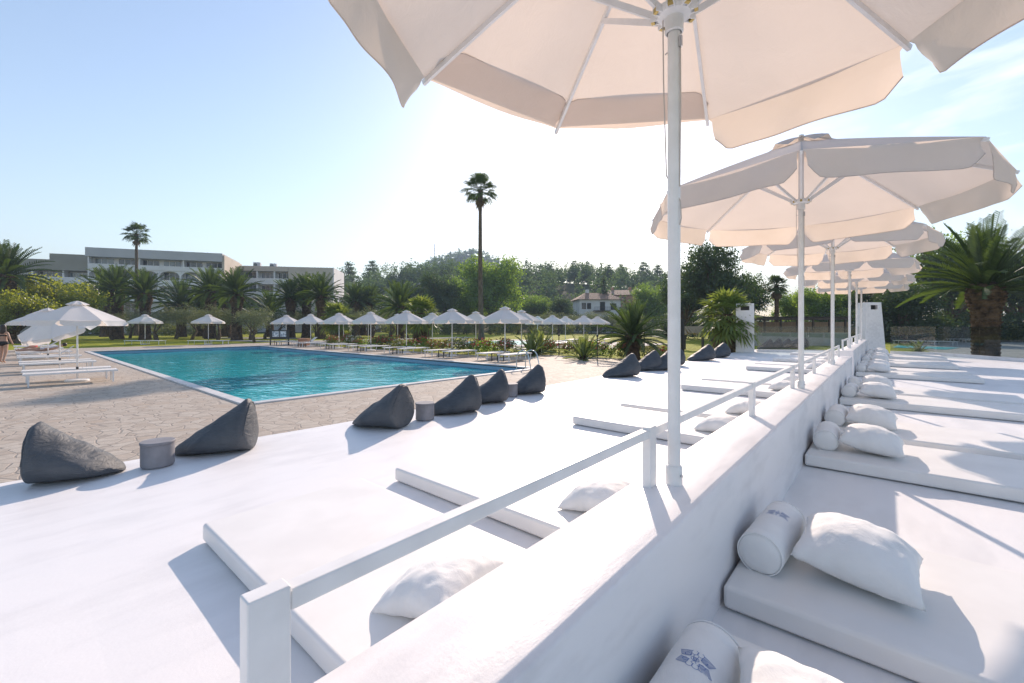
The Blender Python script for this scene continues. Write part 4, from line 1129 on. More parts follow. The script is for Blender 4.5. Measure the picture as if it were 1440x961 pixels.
# big broadleaf trees
bigG = Kind(tree_proto('plane_tree', 'x', 51, 15, blobset(random.Random(51), 10, 5.6, 8.6, 0.95, 0.65), 'green_leaf', 'trunk', 0.4, 3.0, 640, 26, 0.42, 0.95), 15)
bigG.put(at(690, 92), height(92, 352)*1.0, 'large bright green tree right behind the very tall palm trunk', wide=0.95)
bigG.put(at(655, 98), height(98, 384), 'rounded green tree left of the large bright one', wide=0.9)
bigG.put(at(752, 104), height(104, 412), 'smaller green tree at the foot of the wood, right of the large bright one', wide=1.1)
bigG.put(at(918, 88), height(88, 394), 'round yellow-green tree beside the white house, left of the overhead parasol pole', wide=1.0)
bigD = Kind(tree_proto('holm_oak', 'x', 53, 12, blobset(random.Random(54), 10, 5.0, 7.0, 0.85, 0.7), 'dark_leaf', 'trunk', 0.4, 2.2, 620, 26, 0.34, 0.85), 12)
bigD.put(at(1002, 48), height(48, 334), 'big dark evergreen behind the bright fan palm', wide=0.85)
bigD.put(at(962, 56), height(56, 372), 'dark evergreen behind the overhead parasol pole', wide=0.85)
bigD.put(at(1046, 55), height(55, 378), 'dark evergreen sloping down right of the biggest dark one', wide=0.85)
bigD.put(at(1268, 44), height(44, 390), 'dark spreading tree between the tapered pier and the massive palm', wide=1.25)
bigD.put(at(1232, 50), height(50, 386), 'dark tree directly behind the tapered pier', wide=1.0)
bigD.put(at(620, 86), height(86, 378), 'dark tall tree left of the rounded green ones', wide=0.7)
bigD.put(at(585, 100), height(100, 392), 'dark tree farther left among the distant ones', wide=0.8)
bigD.put(at(790, 100), height(100, 416), 'dark round tree left of the white house', wide=0.9)
bigD.put(at(1350, 70), height(70, 424), 'low dark tree far behind the massive palm', wide=1.6)
bigD.put(at(1336, 47, -0.1), height(47, 318), 'dense dark tree behind the massive palm, filling the gap towards the tapered pier', wide=0.62)
bigD.put(at(1432, 50, -0.1), height(50, 334), 'dense dark tree at the right edge behind the fronds of the massive palm', wide=0.8)
bigG.put(at(1150, 54), height(54, 398), 'leafy green tree behind the third parasol pole', wide=1.1)
bigG.put(at(1190, 58), height(58, 392), 'leafy green tree behind the farthest parasols', wide=1.0)
bigG.put(at(1118, 60), height(60, 402), 'leafy green tree behind the second parasol pole', wide=1.0)
fig = Kind(tree_proto('fig_tree', 'x', 57, 8, blobset(random.Random(59), 11, 3.9, 4.8, 0.85, 0.75), 'green_leaf', 'trunk', 0.28, 1.8, 560, 22, 0.21, 0.5, shell=0.5), 8)
fig.put(at(1350, 53, -0.1), height(53, 308)+0.1, 'loose broadleaf tree showing sky through its crown behind the massive palm', wide=0.72, rz=1.2)
fig.put(at(1448, 52, -0.1), height(52, 338)+0.1, 'broadleaf tree at the right edge behind the massive palm', wide=0.8, rz=3.0)
# cypress and a few single trees on the slope
def cypress(seed, h, rr):
    r = random.Random(seed); t = thing('cypress', 'x', 'tree')
    MB().tube([(0,0,-0.3),(0,0,h*0.9)], [0.2, 0.03], 6).build('trunk', M['trunk'], t)
    mb = MB(); crown(mb, [((0,0,h*(0.12+0.8*i/9)), (rr*(1-0.75*i/9), rr*(1-0.75*i/9), h*0.10)) for i in range(10)], 150, 16, 0.3, r, 0.35)
    mb.build('crown', M['dark_leaf'], t); return t
cy = Kind(cypress(61, 11, 1.0), 11)
cy.put(at(849, 112), height(112, 372), 'slim dark cypress rising beside the white house', wide=1.0)
cy.put(at(836, 118), height(118, 398), 'short cypress just left of the slim dark one', wide=1.6)
# pines that stand out on the ridge
def pine(seed, h):
    r = random.Random(seed); t = thing('pine_tree', 'x', 'tree')
    MB().tube([(0,0,-0.5),(0.1,0,h*0.5),(0,0.1,h*0.92)], [0.28, 0.2, 0.06], 6).build('trunk', M['trunk'], t)
    bl = []
    for i in range(7):
        f = i/6; z = h*(0.36+0.58*f); rr = h*0.20*(1.05-0.75*f)
        bl += [((rr*0.6*math.cos(i*2.4+a), rr*0.6*math.sin(i*2.4+a), z), (rr*0.6, rr*0.6, h*0.045)) for a in (0, 2.1, 4.2)]
    mb = MB(); crown(mb, bl, 210, 14, 0.5, r, 0.6)
    mb.build('crown', M['pine_leaf'], t); return t
pn_ = Kind(pine(71, 14), 14)
pr = [(490, 205, 368, 'umbrella-shaped pine on the wooded ridge right of the hotel wing'), (524, 208, 366, 'pointed pine on the ridge above the group of three palms'), (576, 206, 371, 'narrow pine on the ridge left of the far blue hill'), (808, 205, 366, 'tall pine on the ridge above the second row of parasols'), (827, 206, 368, 'second tall pine on the ridge, just right of the tallest'), (856, 190, 372, 'pine behind the cypress on the ridge'), (873, 192, 371, 'sparse pine standing apart right of the cypress'), (905, 195, 368, 'broad pine on the ridge left of the overhead parasol pole'), (925, 195, 372, 'last pine of the ridge before the overhead parasol pole')]
for b, d, row, lab in pr:
    p = at(b, d); p.z = hill_z(p.x, p.y)-0.3; pn_.put(p, height(d, row)-p.z, lab, 'pines on the wooded ridge', wide=1.5)
# the wood on the slope and the far hill: one mass each
def wood(name, seed, n, dlo, dhi, blo, bhi, hlo, hhi, leafsize, per, matname, label, clump=0.9):
    r = random.Random(seed); mb = MB()
    for i in range(n):
        d = dlo + (dhi-dlo)*r.random(); b = r.uniform(blo, bhi); p = at(b, d); p.z = hill_z(p.x, p.y)
        h = r.uniform(hlo, hhi); kind = r.random()
        if kind < 0.5:     # round crowns
            bl = [(p+Vector((r.uniform(-1,1)*h*0.12, r.uniform(-1,1)*h*0.12, h*(0.55+0.12*r.uniform(-1,1)))), (h*0.26, h*0.26, h*0.30)) for _ in range(3)]
            crown(mb, bl, int(per*0.62), 7, leafsize, r, clump*h/9, shell=0.3)
        else:              # pointed crowns
            bl = [(p+Vector((0,0,h*(0.2+0.75*j/6))), (h*0.2*(1.05-j/6), h*0.2*(1.05-j/6), h*0.09)) for j in range(7)]
            crown(mb, bl, int(per*0.62), 7, leafsize, r, clump*h/13, shell=0.4)
    o = mb.build(name, M[matname]); o['kind'] = 'stuff'; o['label'] = label
    return o
wood('pine_wood', 81, 430, 108, 212, 330, 985, 7, 13.5, 0.75, 60, 'pine_leaf', 'mixed pine wood covering the slope behind the gardens')
wood('ridge_wood', 82, 190, 182, 214, 330, 985, 7, 12, 0.75, 60, 'pine_leaf', 'pines along the crest of the wooded slope')
wood('ridge_scrub', 84, 260, 188, 216, 320, 990, 3.5, 6.5, 0.6, 34, 'pine_leaf', 'scrub along the crest of the wooded slope')
wood('hill_wood', 83, 700, 560, 760, 470, 800, 8, 14, 2.4, 14, 'pine_leaf', 'wood on the far blue hill', 1.6)
wood('distant_wood', 85, 260, 420, 700, 1150, 1640, 8, 15, 2.2, 14, 'pine_leaf', 'far low wood behind the right-hand trees', 1.6)
# hedge and undergrowth behind pergola and trees: countless shrubs
def thicket(name, seed, n, pts, h, matname, size, label, spread=1.6, per=30):
    r = random.Random(seed); mb = MB()
    for i in range(n):
        f = r.random()*(len(pts)-1); k = int(f); a, b = pts[k], pts[min(k+1, len(pts)-1)]
        p = a.lerp(b, f-k) + Vector((r.uniform(-1,1)*spread, r.uniform(-1,1)*spread, 0))
        hh = h*r.uniform(0.6, 1.1)
        crown(mb, [(p+Vector((0,0,hh*0.5)), (hh*0.55, hh*0.55, hh*0.5))], per, 9, size, r, hh*0.22)
    o = mb.build(name, M[matname]); o['kind'] = 'stuff'; o['label'] = label; return o
thicket('hedge', 96, 26, [at(780, 101), at(900, 103)], 3.4, 'shrub_leaf', 0.32, 'shrubs at the foot of the white house', 1.5)
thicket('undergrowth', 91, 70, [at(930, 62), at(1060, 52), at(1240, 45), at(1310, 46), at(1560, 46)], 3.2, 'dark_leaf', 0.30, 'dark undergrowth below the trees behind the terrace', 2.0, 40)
thicket('hedge', 92, 60, [at(420, 74), at(640, 80), at(980, 86)], 2.6, 'shrub_leaf', 0.30, 'low shrubs in front of the distant olive grove', 2.5)
thicket('hedge', 93, 40, [at(120, 74), at(340, 76)], 2.2, 'shrub_leaf', 0.26, 'low shrubs at the foot of the hotel', 1.6)
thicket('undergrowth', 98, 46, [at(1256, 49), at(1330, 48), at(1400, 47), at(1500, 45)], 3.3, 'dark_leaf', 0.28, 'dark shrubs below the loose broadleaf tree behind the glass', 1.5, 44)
thicket('hedge', 94, 30, [at(1400, 46), at(1560, 42)], 2.0, 'shrub_leaf', 0.2, 'sunlit shrubs behind the glass railing at the right', 1.0)
# flower border: single bushes
def bush(seed, matname, flowers):
    r = random.Random(seed); t = thing('flower_bush', 'x', 'bush')
    mb = MB(); bl = [((r.uniform(-.35,.35), r.uniform(-.35,.35), 0.42), (0.42, 0.42, 0.40)) for _ in range(4)]
    crown(mb, bl, 70, 12, 0.10, r, 0.14); mb.build('foliage', M[matname], t)
    fb = MB()
    for _ in range(46):
        c, rad = r.choice(bl); d = rvec(r); d.z = abs(d.z); p = Vector(c)+Vector((d.x*rad[0], d.y*rad[1], d.z*rad[2]))*1.08
        for _ in range(4): leaf_quad(fb, p+rvec(r)*0.03, (d+rvec(r)*0.6).normalized(), 0.085, r, 0.9)
    fb.build('blossom', M[flowers], t); return t
bR = Kind(bush(95, 'shrub_leaf', 'petal_red'), 0.95); bW = Kind(bush(96, 'shrub_leaf', 'petal_white'), 0.95); bG = Kind(bush(97, 'green_leaf', 'petal_red'), 0.95)
GB = 'flowering bushes in the border beyond the pool'
bush_pts = []
x = -15.9
while x > -37: bush_pts.append((x, 18.1+rng.uniform(-.3, .3))); x -= 1.25
x = -8.0
while x > -15.2: bush_pts.append((x, 21.0+rng.uniform(-.25, .25))); x -= 0.85
for i, (x, y) in enumerate(bush_pts):
    k = (bR, bW, bG, bR, bG)[(i*7) % 5]; col = 'cream' if k is bW else 'red'
    n = i if y < 19.5 else i - sum(1 for q in bush_pts if q[1] < 19.5)
    k.put((x, y, 0), rng.uniform(0.8, 1.15), f'{col}-flowering green bush in the border {"between the two parasol rows" if y < 19.5 else "between paving and sunny lawn"}, {ORD[n] if n < 12 else str(n+1)+"th"} from the {"ladder" if y < 19.5 else "terrace"} end', GB)
# garden lights
for i, (b, d, h, lab) in enumerate(((840, 21.0, 1.15, 'thin black garden light post in the border left of the low date palm'), (906, 22.0, 1.35, 'thin black garden light post right of the low date palm'), (786, 24.5, 1.1, 'thin black garden light post behind the flower border near the young palm'))):
    t = thing('garden_light', lab, 'lamp post', at(b, d), 0, 'black garden light posts')
    MB().tube([(0,0,0),(0,0,h)], 0.025, 8).build('post', M['black_metal'], t)
    MB().lathe([(0.04,h),(0.06,h+0.03),(0.06,h+0.09),(0.03,h+0.11)], 10).build('lamp_head', M['black_metal'], t)

# ------------------------------------------------------------------ pergola, reed fence, thatched shelter
p = at(1112, 40)
t = thing('pergola', 'long dark timber pergola with a flat beam roof behind the glass railing', 'pergola', p, TH+R(3))
for k in range(8): MB().box(-5.6+k*1.55-0.07, -5.6+k*1.55+0.07, -0.07, 0.07, 0, 2.22).build('post', M['wood_dark'], t)
MB().box(-6.2, 5.8, -0.14, 0.14, 2.23, 2.42).build('beam', M['wood_dark'], t)
MB().box(-6.2, 5.8, 1.9, 2.1, 2.23, 2.42).build('beam', M['wood_dark'], t)
for k in range(15): MB().box(-6.0+k*0.82, -5.92+k*0.82, -0.4, 2.4, 2.425, 2.53).build('rafter', M['wood_dark'], t)
o = MB().box(-6.0, 6.0, 0, 0.06, 0.0, 2.05).build('reed_fence', M['reed'], None, loc=at(1112, 43)); o.rotation_euler = (0, 0, TH+R(3))
tag(o, 'brown reed screen standing behind the dark pergola', 'fence')
o = MB().box(-4.6, 4.6, 0, 0.25, 0.0, 1.1).build('garden_wall', M['path'], None, loc=at(1118, 36.5)); o.rotation_euler = (0, 0, TH+R(2))
tag(o, 'low pale garden wall seen through the glass below the pergola', 'wall')
p = at(1000, 31)
t = thing('thatched_shelter', 'thatched shelter on black posts left of the bright fan palm', 'shelter', p, TH)
for sx in (-1.9, -0.6, 0.45, 1.6): MB().box(sx-0.07, sx+0.07, -0.07, 0.07, 0, 1.3).build('post', M['black_metal'], t)
th = MB()
for k in range(46):
    x0 = -2.3 + 4.4*k/45
    for yy in (-0.8, 0.8): th.bar((x0, 0, 1.62), (x0+rng.uniform(-.06,.06), yy, 1.12+rng.uniform(-.07,.07)), 0.10, 0.06)
th.build('thatch_roof', M['thatch'], t)
t = thing('black_post', 'stout black post with a small cap right of the overhead parasol pole', 'post', at(960, 21.5))
MB().box(-0.07, 0.07, -0.07, 0.07, 0, height(21.5, 452)).build('post', M['black_metal'], t, bevel=0.01)
MB().box(-0.09, 0.09, -0.09, 0.09, height(21.5, 452)+0.002, height(21.5, 449)).build('cap', M['black_metal'], t)
# things on the lower ground behind the glass
quad_sheet('lower_paving', 2.2, 60, 26.9, 90, -0.006, M['lower_paving'])
rr = random.Random(77)
for i, (b, d) in enumerate(((1075, 31), (1088, 31.5), (1101, 32), (1113, 32.5), (1125, 33))):
    p = at(b, d); bean_bag(p.x, p.y, TH+R(190), 1.1, 0.8, 0.75, 300+i, f'dark lounge chair behind the left glass railing, {ORD[i]} of the row from the left', z=0.0, group='dark lounge seats behind the glass')
for i, (b, d, lab) in enumerate(((1300, 38, 'front'), (1345, 44, 'middle'), (1268, 50, 'back'))):
    p = at(b, d, 0.01)
    for s in (-1, 0, 1): lounger(p.x+s*1.1, p.y, R(60), f'white sun lounger behind the right glass, {("left", "centre", "right")[s+1]} one of the {lab} trio')
sp3 = MB(); q = [at(1255, 33.5, 0.012), at(1330, 30.5, 0.012), at(1350, 33, 0.012), at(1262, 37, 0.012)]
sp3.add(q, [(0,1,2,3)]); tag(sp3.build('lower_pool_water', M['pool_tile']), kind='structure')

# ------------------------------------------------------------------ hotel
def bx(name, mat, parent, x0, x1, y0, y1, z0, z1, label=None):
    o = MB().box(x0, x1, y0, y1, z0, z1).build(name, mat, parent)
    if label: o['label'] = label
    return o
def glazing(parent, x0, x1, z0, z1, y, n, curtain):
    f = bx('window', M['hotel_white'], parent, x0, x1, y, y+0.05, z0, z1)
    k = (x1-x0)/n
    pm = MB()
    for i in range(n): pm.box(x0+i*k+0.05, x0+(i+1)*k-0.05, y-0.012, y-0.002, z0+0.05, z1-0.05)
    pm.build('glass_pane', M['pane'] if curtain else M['dark_pane'], f)
PL, PR_ = at(124, 88), at(313, 95.8)
ang = math.atan2((PR_-PL).y, (PR_-PL).x); Lh = (PR_-PL).length
hotel = thing('hotel_building', 'long white and beige hotel with arched balconies behind the palms', 'hotel', PL, ang)
Z = dict(top=17.57, fas=15.75, p5=14.35, a4=13.35, f4=11.35, p4=10.05, f3=8.2, p3=6.8)
dp_ = 14.5
rec = 1.7
# carcass behind the balconies
bx('wall', M['hotel_white'], hotel, 0.12, Lh-0.12, rec, dp_, 0, Z['fas'])
bx('roof_fascia', M['hotel_grey'], hotel, -0.4, Lh, -0.25, dp_, Z['fas'], Z['top'])
bx('side_wall', M['hotel_beige'], hotel, Lh-0.118, Lh+0.35, 0.0, dp_+0.6, 0, Z['top']-0.35)
bx('side_wall', M['hotel_white'], hotel, -0.1, 0.118, 0.0, dp_-0.2, 0, Z['fas']-0.004)
for (z0, z1) in ((Z['a4'], Z['p5']), (Z['p4'], Z['f4']), (Z['p3'], Z['f3'])):
    bx('balcony_parapet', M['hotel_white'], hotel, 0.12, Lh-0.12, -0.05, rec-0.002, z0, z1)
bx('base_wall', M['hotel_olive'], hotel, 0.12, Lh-0.12, 0.9, rec-0.002, 0, 4.6)
nb = 6; bw = Lh/nb
for i in range(1, 3): bx('pillar', M['hotel_white'], hotel, Lh*i*0.36-0.1-0.7*(i-1), Lh*i*0.36+0.1-0.7*(i-1), 0.05, rec-0.01, Z['p5']+0.002, Z['fas']-0.002)
for i in range(1, nb):
    for (z0, z1) in ((Z['f4'], Z['a4']), (Z['f3'], Z['p4'])):
        bx('pillar', M['hotel_white'], hotel, i*bw-0.16, i*bw+0.16, 0.02, rec-0.01, z0+0.002, z1-0.002)
for i in range(nb):      # arches of the fourth floor
    mb = MB(); x0, x1 = i*bw+0.165, (i+1)*bw-0.165; n = 14; pts = []
    for k in range(n+1):
        f = k/n; pts.append((x0+(x1-x0)*f, Z['a4']-0.12-0.95*(1-math.sqrt(max(0, 1-(2*f-1)**2)))))
    for y in (0.06, 0.30):
        b = len(mb.v)
        for (x, z) in pts: mb.v.append((x, y, z)); mb.v.append((x, y, Z['a4']-0.003))
        for k in range(n): mb.f.append((b+2*k, b+2*k+2, b+2*k+3, b+2*k+1)); mb.m.append(0)
    for k in range(n): mb.f.append((2*k, 2*(n+1)+2*k, 2*(n+1)+2*k+2, 2*k+2)); mb.m.append(0)
    mb.build('arch', M['hotel_white'], hotel)
    glazing(hotel, x0+0.3, x1-0.3, Z['f4']-0.9, Z['a4']-0.25, rec-0.06, 3, i % 2 == 0)
    glazing(hotel, x0+0.3, x1-0.3, Z['f3']-0.9, Z['p4']-0.15, rec-0.06, 3, i % 3 != 1)
    glazing(hotel, x0+0.2, x1-0.2, Z['p5']-0.4, Z['fas']-0.12, rec-0.06, 3, i % 3 == 0)
    if i % 2: glazing(hotel, x0+0.2, x1-0.2, 4.7, Z['p3']-0.2, rec-0.06, 3, False)
# left wing, lower and set back
lx = -34.0
bx('wall', M['hotel_olive'], hotel, lx, -0.105, 3.4, dp_+1, 0, 12.9)
bx('roof_fascia', M['hotel_olive'], hotel, lx-0.3, -0.42, 1.6, dp_+1.4, 12.9, 15.0)
bx('stair_house', M['hotel_olive'], hotel, -7.4, -0.42, 2.6, dp_+0.5, 15.003, 16.35)
bx('balcony_parapet', M['hotel_white'], hotel, lx, -0.11, 1.7, 3.395, 10.2, 11.55)
bx('balcony_parapet', M['hotel_white'], hotel, lx, -0.11, 1.7, 3.395, 6.9, 8.2)
for i in range(7):
    x0 = lx+0.3+i*4.8
    bx('pillar', M['hotel_white'], hotel, x0-0.15, x0+0.15, 1.9, 3.39, 11.553, 12.897)
    glazing(hotel, x0+0.4, x0+4.3, 11.0, 12.7, 3.33, 4, i % 2 == 0)
    glazing(hotel, x0+0.4, x0+4.3, 7.7, 9.9, 3.33, 4, i % 2 == 1)
# rooftop machines
q = hotel.matrix_world
for (x, y, w_) in ((Lh+3.4, 16.5, 1.6), (Lh+7.0, 17.5, 1.6)):
    u = MB().box(x-w_/2, x+w_/2, y, y+1.6, 16.0, 18.1).build('roof_unit', M['hotel_grey'], hotel)
    MB().tube([(x-0.3, y-0.01, 17.4), (x-0.3, y-0.05, 17.4)], 0.45, 14).build('fan_grille', M['dark_pane'], u)
# right wing: its own frame
WL, WR = at(335, 108), at(468, 112)
ang2 = math.atan2((WR-WL).y, (WR-WL).x); Lw = (WR-WL).length
wing = thing('hotel_wing', 'beige right-hand wing of the hotel with a blank end wall', 'hotel wing', WL, ang2)
zt = 16.6
bx('wall', M['hotel_beige'], wing, Lw*0.52, Lw, 0, 13, 0, zt)
bx('end_trim', M['hotel_white'], wing, Lw+0.002, Lw+0.28, -0.1, 13, 0, zt+0.05)
bx('wall', M['hotel_white'], wing, 0, Lw*0.518, 2.0, 13, 0, zt-1.2)
bx('roof_fascia', M['hotel_beige'], wing, 0, Lw*0.518, -0.05, 13, zt-1.2, zt+0.02)
bx('balcony_parapet', M['hotel_white'], wing, 0, Lw*0.518, 0.0, 1.995, 12.1, 13.6)
bx('balcony_parapet', M['hotel_white'], wing, 0, Lw*0.518, 0.0, 1.995, 8.7, 10.1)
for i in range(3):
    x0 = 0.4+i*4.0
    bx('pillar', M['hotel_white'], wing, x0-0.3, x0, 0.1, 1.99, 10.103, 12.097)
    bx('pillar', M['hotel_white'], wing, x0-0.3, x0, 0.1, 1.99, 13.603, zt-1.203)
    glazing(wing, x0+0.3, x0+3.2, 13.0, zt-1.35, 1.93, 3, i == 1)
    glazing(wing, x0+0.3, x0+3.2, 9.4, 11.9, 1.93, 3, i != 1)
# white low building far right of the wing
o = thing('low_building', 'long low white building glimpsed between the palms right of the hotel', 'building', at(490, 118), TH)
bx('wall', M['house_white'], o, -7, 7, 0, 6, 0, 6.6); bx('roof', M['hotel_grey'], o, -7.4, 7.4, -0.4, 6.4, 6.603, 7.2)

# ------------------------------------------------------------------ houses on the slope
def house(name, label, loc, rz, wx, wy, hw, hr, wallmat, roofmat, wins, chim=True, base=4.0):
    t = thing(name, label, 'house', loc, rz)
    bx('wall', M[wallmat], t, -wx/2, wx/2, -wy/2, wy/2, -base, hw)
    e = 0.7; a, b = wx/2+e, wy/2+e
    rf = MB().add([(-a,-b,hw-0.12),(a,-b,hw-0.12),(a,b,hw-0.12),(-a,b,hw-0.12),(-wx*0.28,0,hw+hr),(wx*0.28,0,hw+hr)], [(3,2,1,0),(0,1,5,4),(1,2,5),(2,3,4,5),(3,0,4)])
    roof = rf.build('roof', M[roofmat], t)
    if chim:
        for cx_ in (-wx*0.2, wx*0.22): bx('chimney', M[wallmat], roof, cx_-0.4, cx_+0.4, 0.4, 1.2, hw+hr*0.2, hw+hr+0.9)
    for (x, z, w_, h_) in wins:
        f = bx('window', M['wood_dark'], t, x-w_/2, x+w_/2, -wy/2-0.06, -wy/2+0.01, z, z+h_)
        bx('glass_pane', M['dark_pane'], f, x-w_/2+0.12, x+w_/2-0.12, -wy/2-0.075, -wy/2-0.062, z+0.12, z+h_-0.12)
    return t
p = at(838, 112); g0 = hill_z(p.x, p.y); p.z = g0
hw_ = height(112, 422)-g0
h1 = house('white_house', 'white house with a tiled hip roof, shutters and balcony on the wooded slope', p, TH+R(4), 10.4, 8.0, hw_, 1.8, 'house_white', 'roof_tile',
      [(-4.1, hw_-2.5, 1.0, 1.5), (-2.8, hw_-2.5, 1.0, 1.5), (0.6, hw_-2.9, 1.3, 2.2), (3.4, hw_-2.7, 1.4, 1.6)])
bk = bx('balcony', M['wood_dark'], h1, -1.9, 2.2, -5.6, -4.005, hw_-3.05, hw_-2.9)
MB().box(-1.9, 2.2, -5.6, -5.55, hw_-2.1, hw_-2.03).build('railing', M['wood_dark'], bk)
for k in range(12): MB().box(-1.9+k*0.37, -1.86+k*0.37, -5.6, -5.56, hw_-2.9, hw_-2.1).build('baluster', M['wood_dark'], bk)
p = at(873, 132); g0 = hill_z(p.x, p.y); p.z = g0
hw2 = height(132, 416)-g0
house('terracotta_house', 'terracotta house with a tiled roof half hidden behind the white house', p, TH-R(10), 12.5, 9, hw2, 1.7, 'terracotta', 'roof_tile', [(-3, hw2-1.9, 1.1, 1.2), (0.5, hw2-1.9, 1.1, 1.2)])
# radio mast on the far hill
p = at(611, 690); p.z = hill_z(p.x, p.y)
t = thing('radio_mast', 'thin lattice radio mast on top of the far blue hill', 'mast', p)
for a in range(3):
    q = Vector((math.cos(a*2.094), math.sin(a*2.094), 0))
    MB().bar(q*1.2, q*0.3+Vector((0,0,36)), 0.35, 0.35).build('leg', M['hotel_grey'], t)
mb = MB()
for k in range(8):
    z = 3+k*4; s = 1.2-0.9*z/36
    for a in range(3):
        u, v = Vector((math.cos(a*2.094), math.sin(a*2.094), 0))*s, Vector((math.cos(a*2.094+2.094), math.sin(a*2.094+2.094), 0))*s
        mb.bar(u+Vector((0,0,z)), v+Vector((0,0,z+3)), 0.2, 0.2)
mb.build('lattice', M['hotel_grey'], t)

# ------------------------------------------------------------------ people
def skin_body(name, joints, edges, mat, loc, rz, label, root=0):
    me = bpy.data.meshes.new(name); me.from_pydata([j[0] for j in joints], edges, [])
    o = bpy.data.objects.new(name, me); COL.objects.link(o)
    s = o.modifiers.new('Skin', 'SKIN'); s.use_smooth_shade = True
    sv_ = me.skin_vertices[0].data if me.skin_vertices else None
    if sv_ is None:
        bpy.context.view_layer.objects.active = o
        bpy.ops.mesh.customdata_skin_add(); sv_ = me.skin_vertices[0].data
    for i, j in enumerate(joints):
        r = j[1] if isinstance(j[1], tuple) else (j[1], j[1]); sv_[i].radius = r; sv_[i].use_root = (i == root)
    ss = o.modifiers.new('Subdivision', 'SUBSURF'); ss.levels = 2; ss.render_levels = 2
    me.materials.append(M[mat]); o.location = loc; o.rotation_euler = (0, 0, rz)
    if label: tag(o, label, 'person')
    return o
# woman seen from behind, facing away (+y), right arm swinging down
J = [((0,0,0.93),(0.145,0.105)), ((0,0.01,1.08),(0.115,0.085)), ((0,0.0,1.24),(0.135,0.09)), ((0,-0.01,1.38),(0.10,0.07)), ((0,0.0,1.46),0.048), ((0,0.015,1.54),(0.07,0.085)), ((0,0.02,1.63),(0.066,0.08)),
     ((-0.155,-0.01,1.37),0.046), ((-0.22,-0.02,1.12),0.037), ((-0.20,0.08,0.90),0.029), ((-0.19,0.11,0.81),(0.020,0.036)),
     ((0.155,-0.01,1.37),0.046), ((0.25,-0.04,1.13),0.037), ((0.28,0.05,0.91),0.029), ((0.29,0.09,0.82),(0.020,0.036)),
     ((-0.085,0.0,0.83),0.095), ((-0.095,0.03,0.48),0.058), ((-0.10,-0.02,0.10),0.036), ((-0.10,0.10,0.035),(0.035,0.028)),
     ((0.085,0.0,0.83),0.095), ((0.10,-0.03,0.48),0.058), ((0.11,-0.16,0.11),0.036), ((0.11,-0.05,0.035),(0.035,0.028))]
E = [(0,1),(1,2),(2,3),(3,4),(4,5),(5,6),(3,7),(7,8),(8,9),(9,10),(3,11),(11,12),(12,13),(13,14),(0,15),(15,16),(16,17),(17,18),(0,19),(19,20),(20,21),(21,22)]
p = at(5, 19.6)
wm_ = skin_body('person', J, E, 'skin', p, TH+R(12), 'woman in a black bikini walking away along the pool at the left edge')
hb = MB(); hb.lathe([(0.02,1.745),(0.075,1.73),(0.10,1.67),(0.105,1.60),(0.10,1.52),(0.115,1.42),(0.10,1.34),(0.03,1.30)], 16, c=(0,-0.02,0)).build('hair', M['hair'], wm_, smooth=True)
MB().lathe([(0.142,0.985),(0.176,0.93),(0.172,0.86),(0.12,0.79),(0.05,0.765)], 20).build('bikini_bottom', M['black_cloth'], wm_, smooth=True).scale = (1, 0.86, 1)
bt = MB().lathe([(0.148,1.22),(0.152,1.235),(0.151,1.26),(0.146,1.275)], 20, cap=False).build('bikini_top', M['black_cloth'], wm_, smooth=True); bt.scale = (1, 0.74, 1)
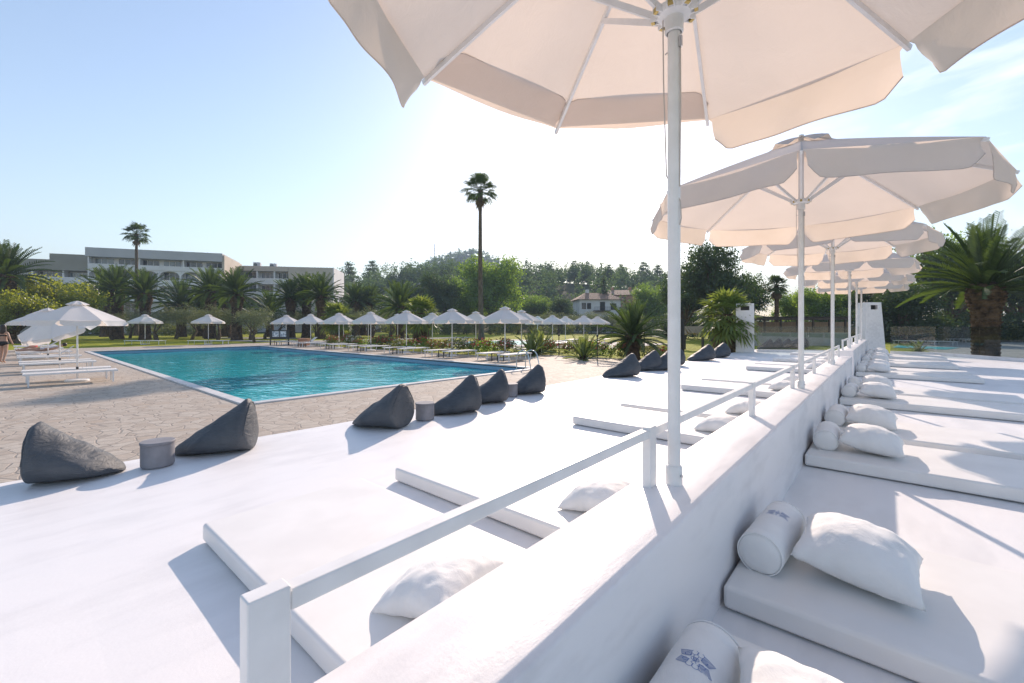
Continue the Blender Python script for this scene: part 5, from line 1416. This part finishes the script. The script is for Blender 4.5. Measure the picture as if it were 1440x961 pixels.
# person lying on a lounger, in pale clothes
J2 = [((0,0,0.0),(0.15,0.10)), ((0,0.22,0.03),(0.13,0.09)), ((0,0.42,0.10),(0.15,0.09)), ((0,0.55,0.17),0.05), ((0,0.68,0.22),(0.075,0.085)),
      ((-0.17,0.42,0.10),0.05), ((-0.26,0.20,0.05),0.04), ((-0.22,-0.02,0.06),0.03), ((0.17,0.42,0.10),0.05), ((0.26,0.20,0.05),0.04), ((0.22,-0.02,0.06),0.03),
      ((-0.09,-0.12,0.0),0.09), ((-0.10,-0.50,0.16),0.06), ((-0.10,-0.86,0.0),0.04), ((-0.10,-0.90,0.08),0.035), ((0.09,-0.12,0.0),0.09), ((0.11,-0.52,0.02),0.06), ((0.12,-0.94,-0.02),0.04), ((0.13,-0.97,0.07),0.035)]
E2 = [(0,1),(1,2),(2,3),(3,4),(2,5),(5,6),(6,7),(2,8),(8,9),(9,10),(0,11),(11,12),(12,13),(13,14),(0,15),(15,16),(16,17),(17,18)]
lp = skin_body('person', J2, E2, 'skin', (AX[3]+0.62, 1.25, 0.47), 0, 'person in pale clothes lying on a lounger left of the pool')
MB().grid(lambda u, v: ((0.20-0.02*v)*math.cos(math.pi*u)*1.0, -0.16+0.62*v, 0.02+0.13*v*v*0.5+0.125*math.sin(math.pi*u)), 12, 8).build('shirt', M['pale_cloth'], lp, smooth=True)
MB().lathe([(0.01,0.335),(0.07,0.32),(0.095,0.26),(0.09,0.19),(0.05,0.14)], 12, c=(0,0.72,0)).build('hair', M['hair'], lp, smooth=True)
o = MB().grid(lambda u, v: (0.26*math.cos(6.283*u)*math.sin(math.pi*(0.08+0.84*v)), 0.17*math.sin(6.283*u)*math.sin(math.pi*(0.08+0.84*v)), 0.14-0.14*math.cos(math.pi*v)+0.02*noise.noise(Vector((u*6, v*5, 2)))), 16, 10, closed_u=True).build('beach_bag', M['red_cloth'], None, smooth=True, loc=(AX[4]+0.62, 1.0, 0.362))
tag(o, 'red beach bag lying on a lounger beside the woman in a bikini', 'bag')

# ------------------------------------------------------------------ air
HZ = 0.00068
m, nt, out = new_mat('haze')
v = nt.nodes.new('ShaderNodeVolumePrincipled'); v.inputs['Color'].default_value = (0.62, 0.80, 1.0, 1); v.inputs['Density'].default_value = HZ; v.inputs['Anisotropy'].default_value = 0.0
nt.links.new(v.outputs[0], out.inputs['Volume'])
hz = MB().box(-2400, 1400, -1200, 2500, -8, 160).build('haze', m)
tag(hz, kind='stuff')
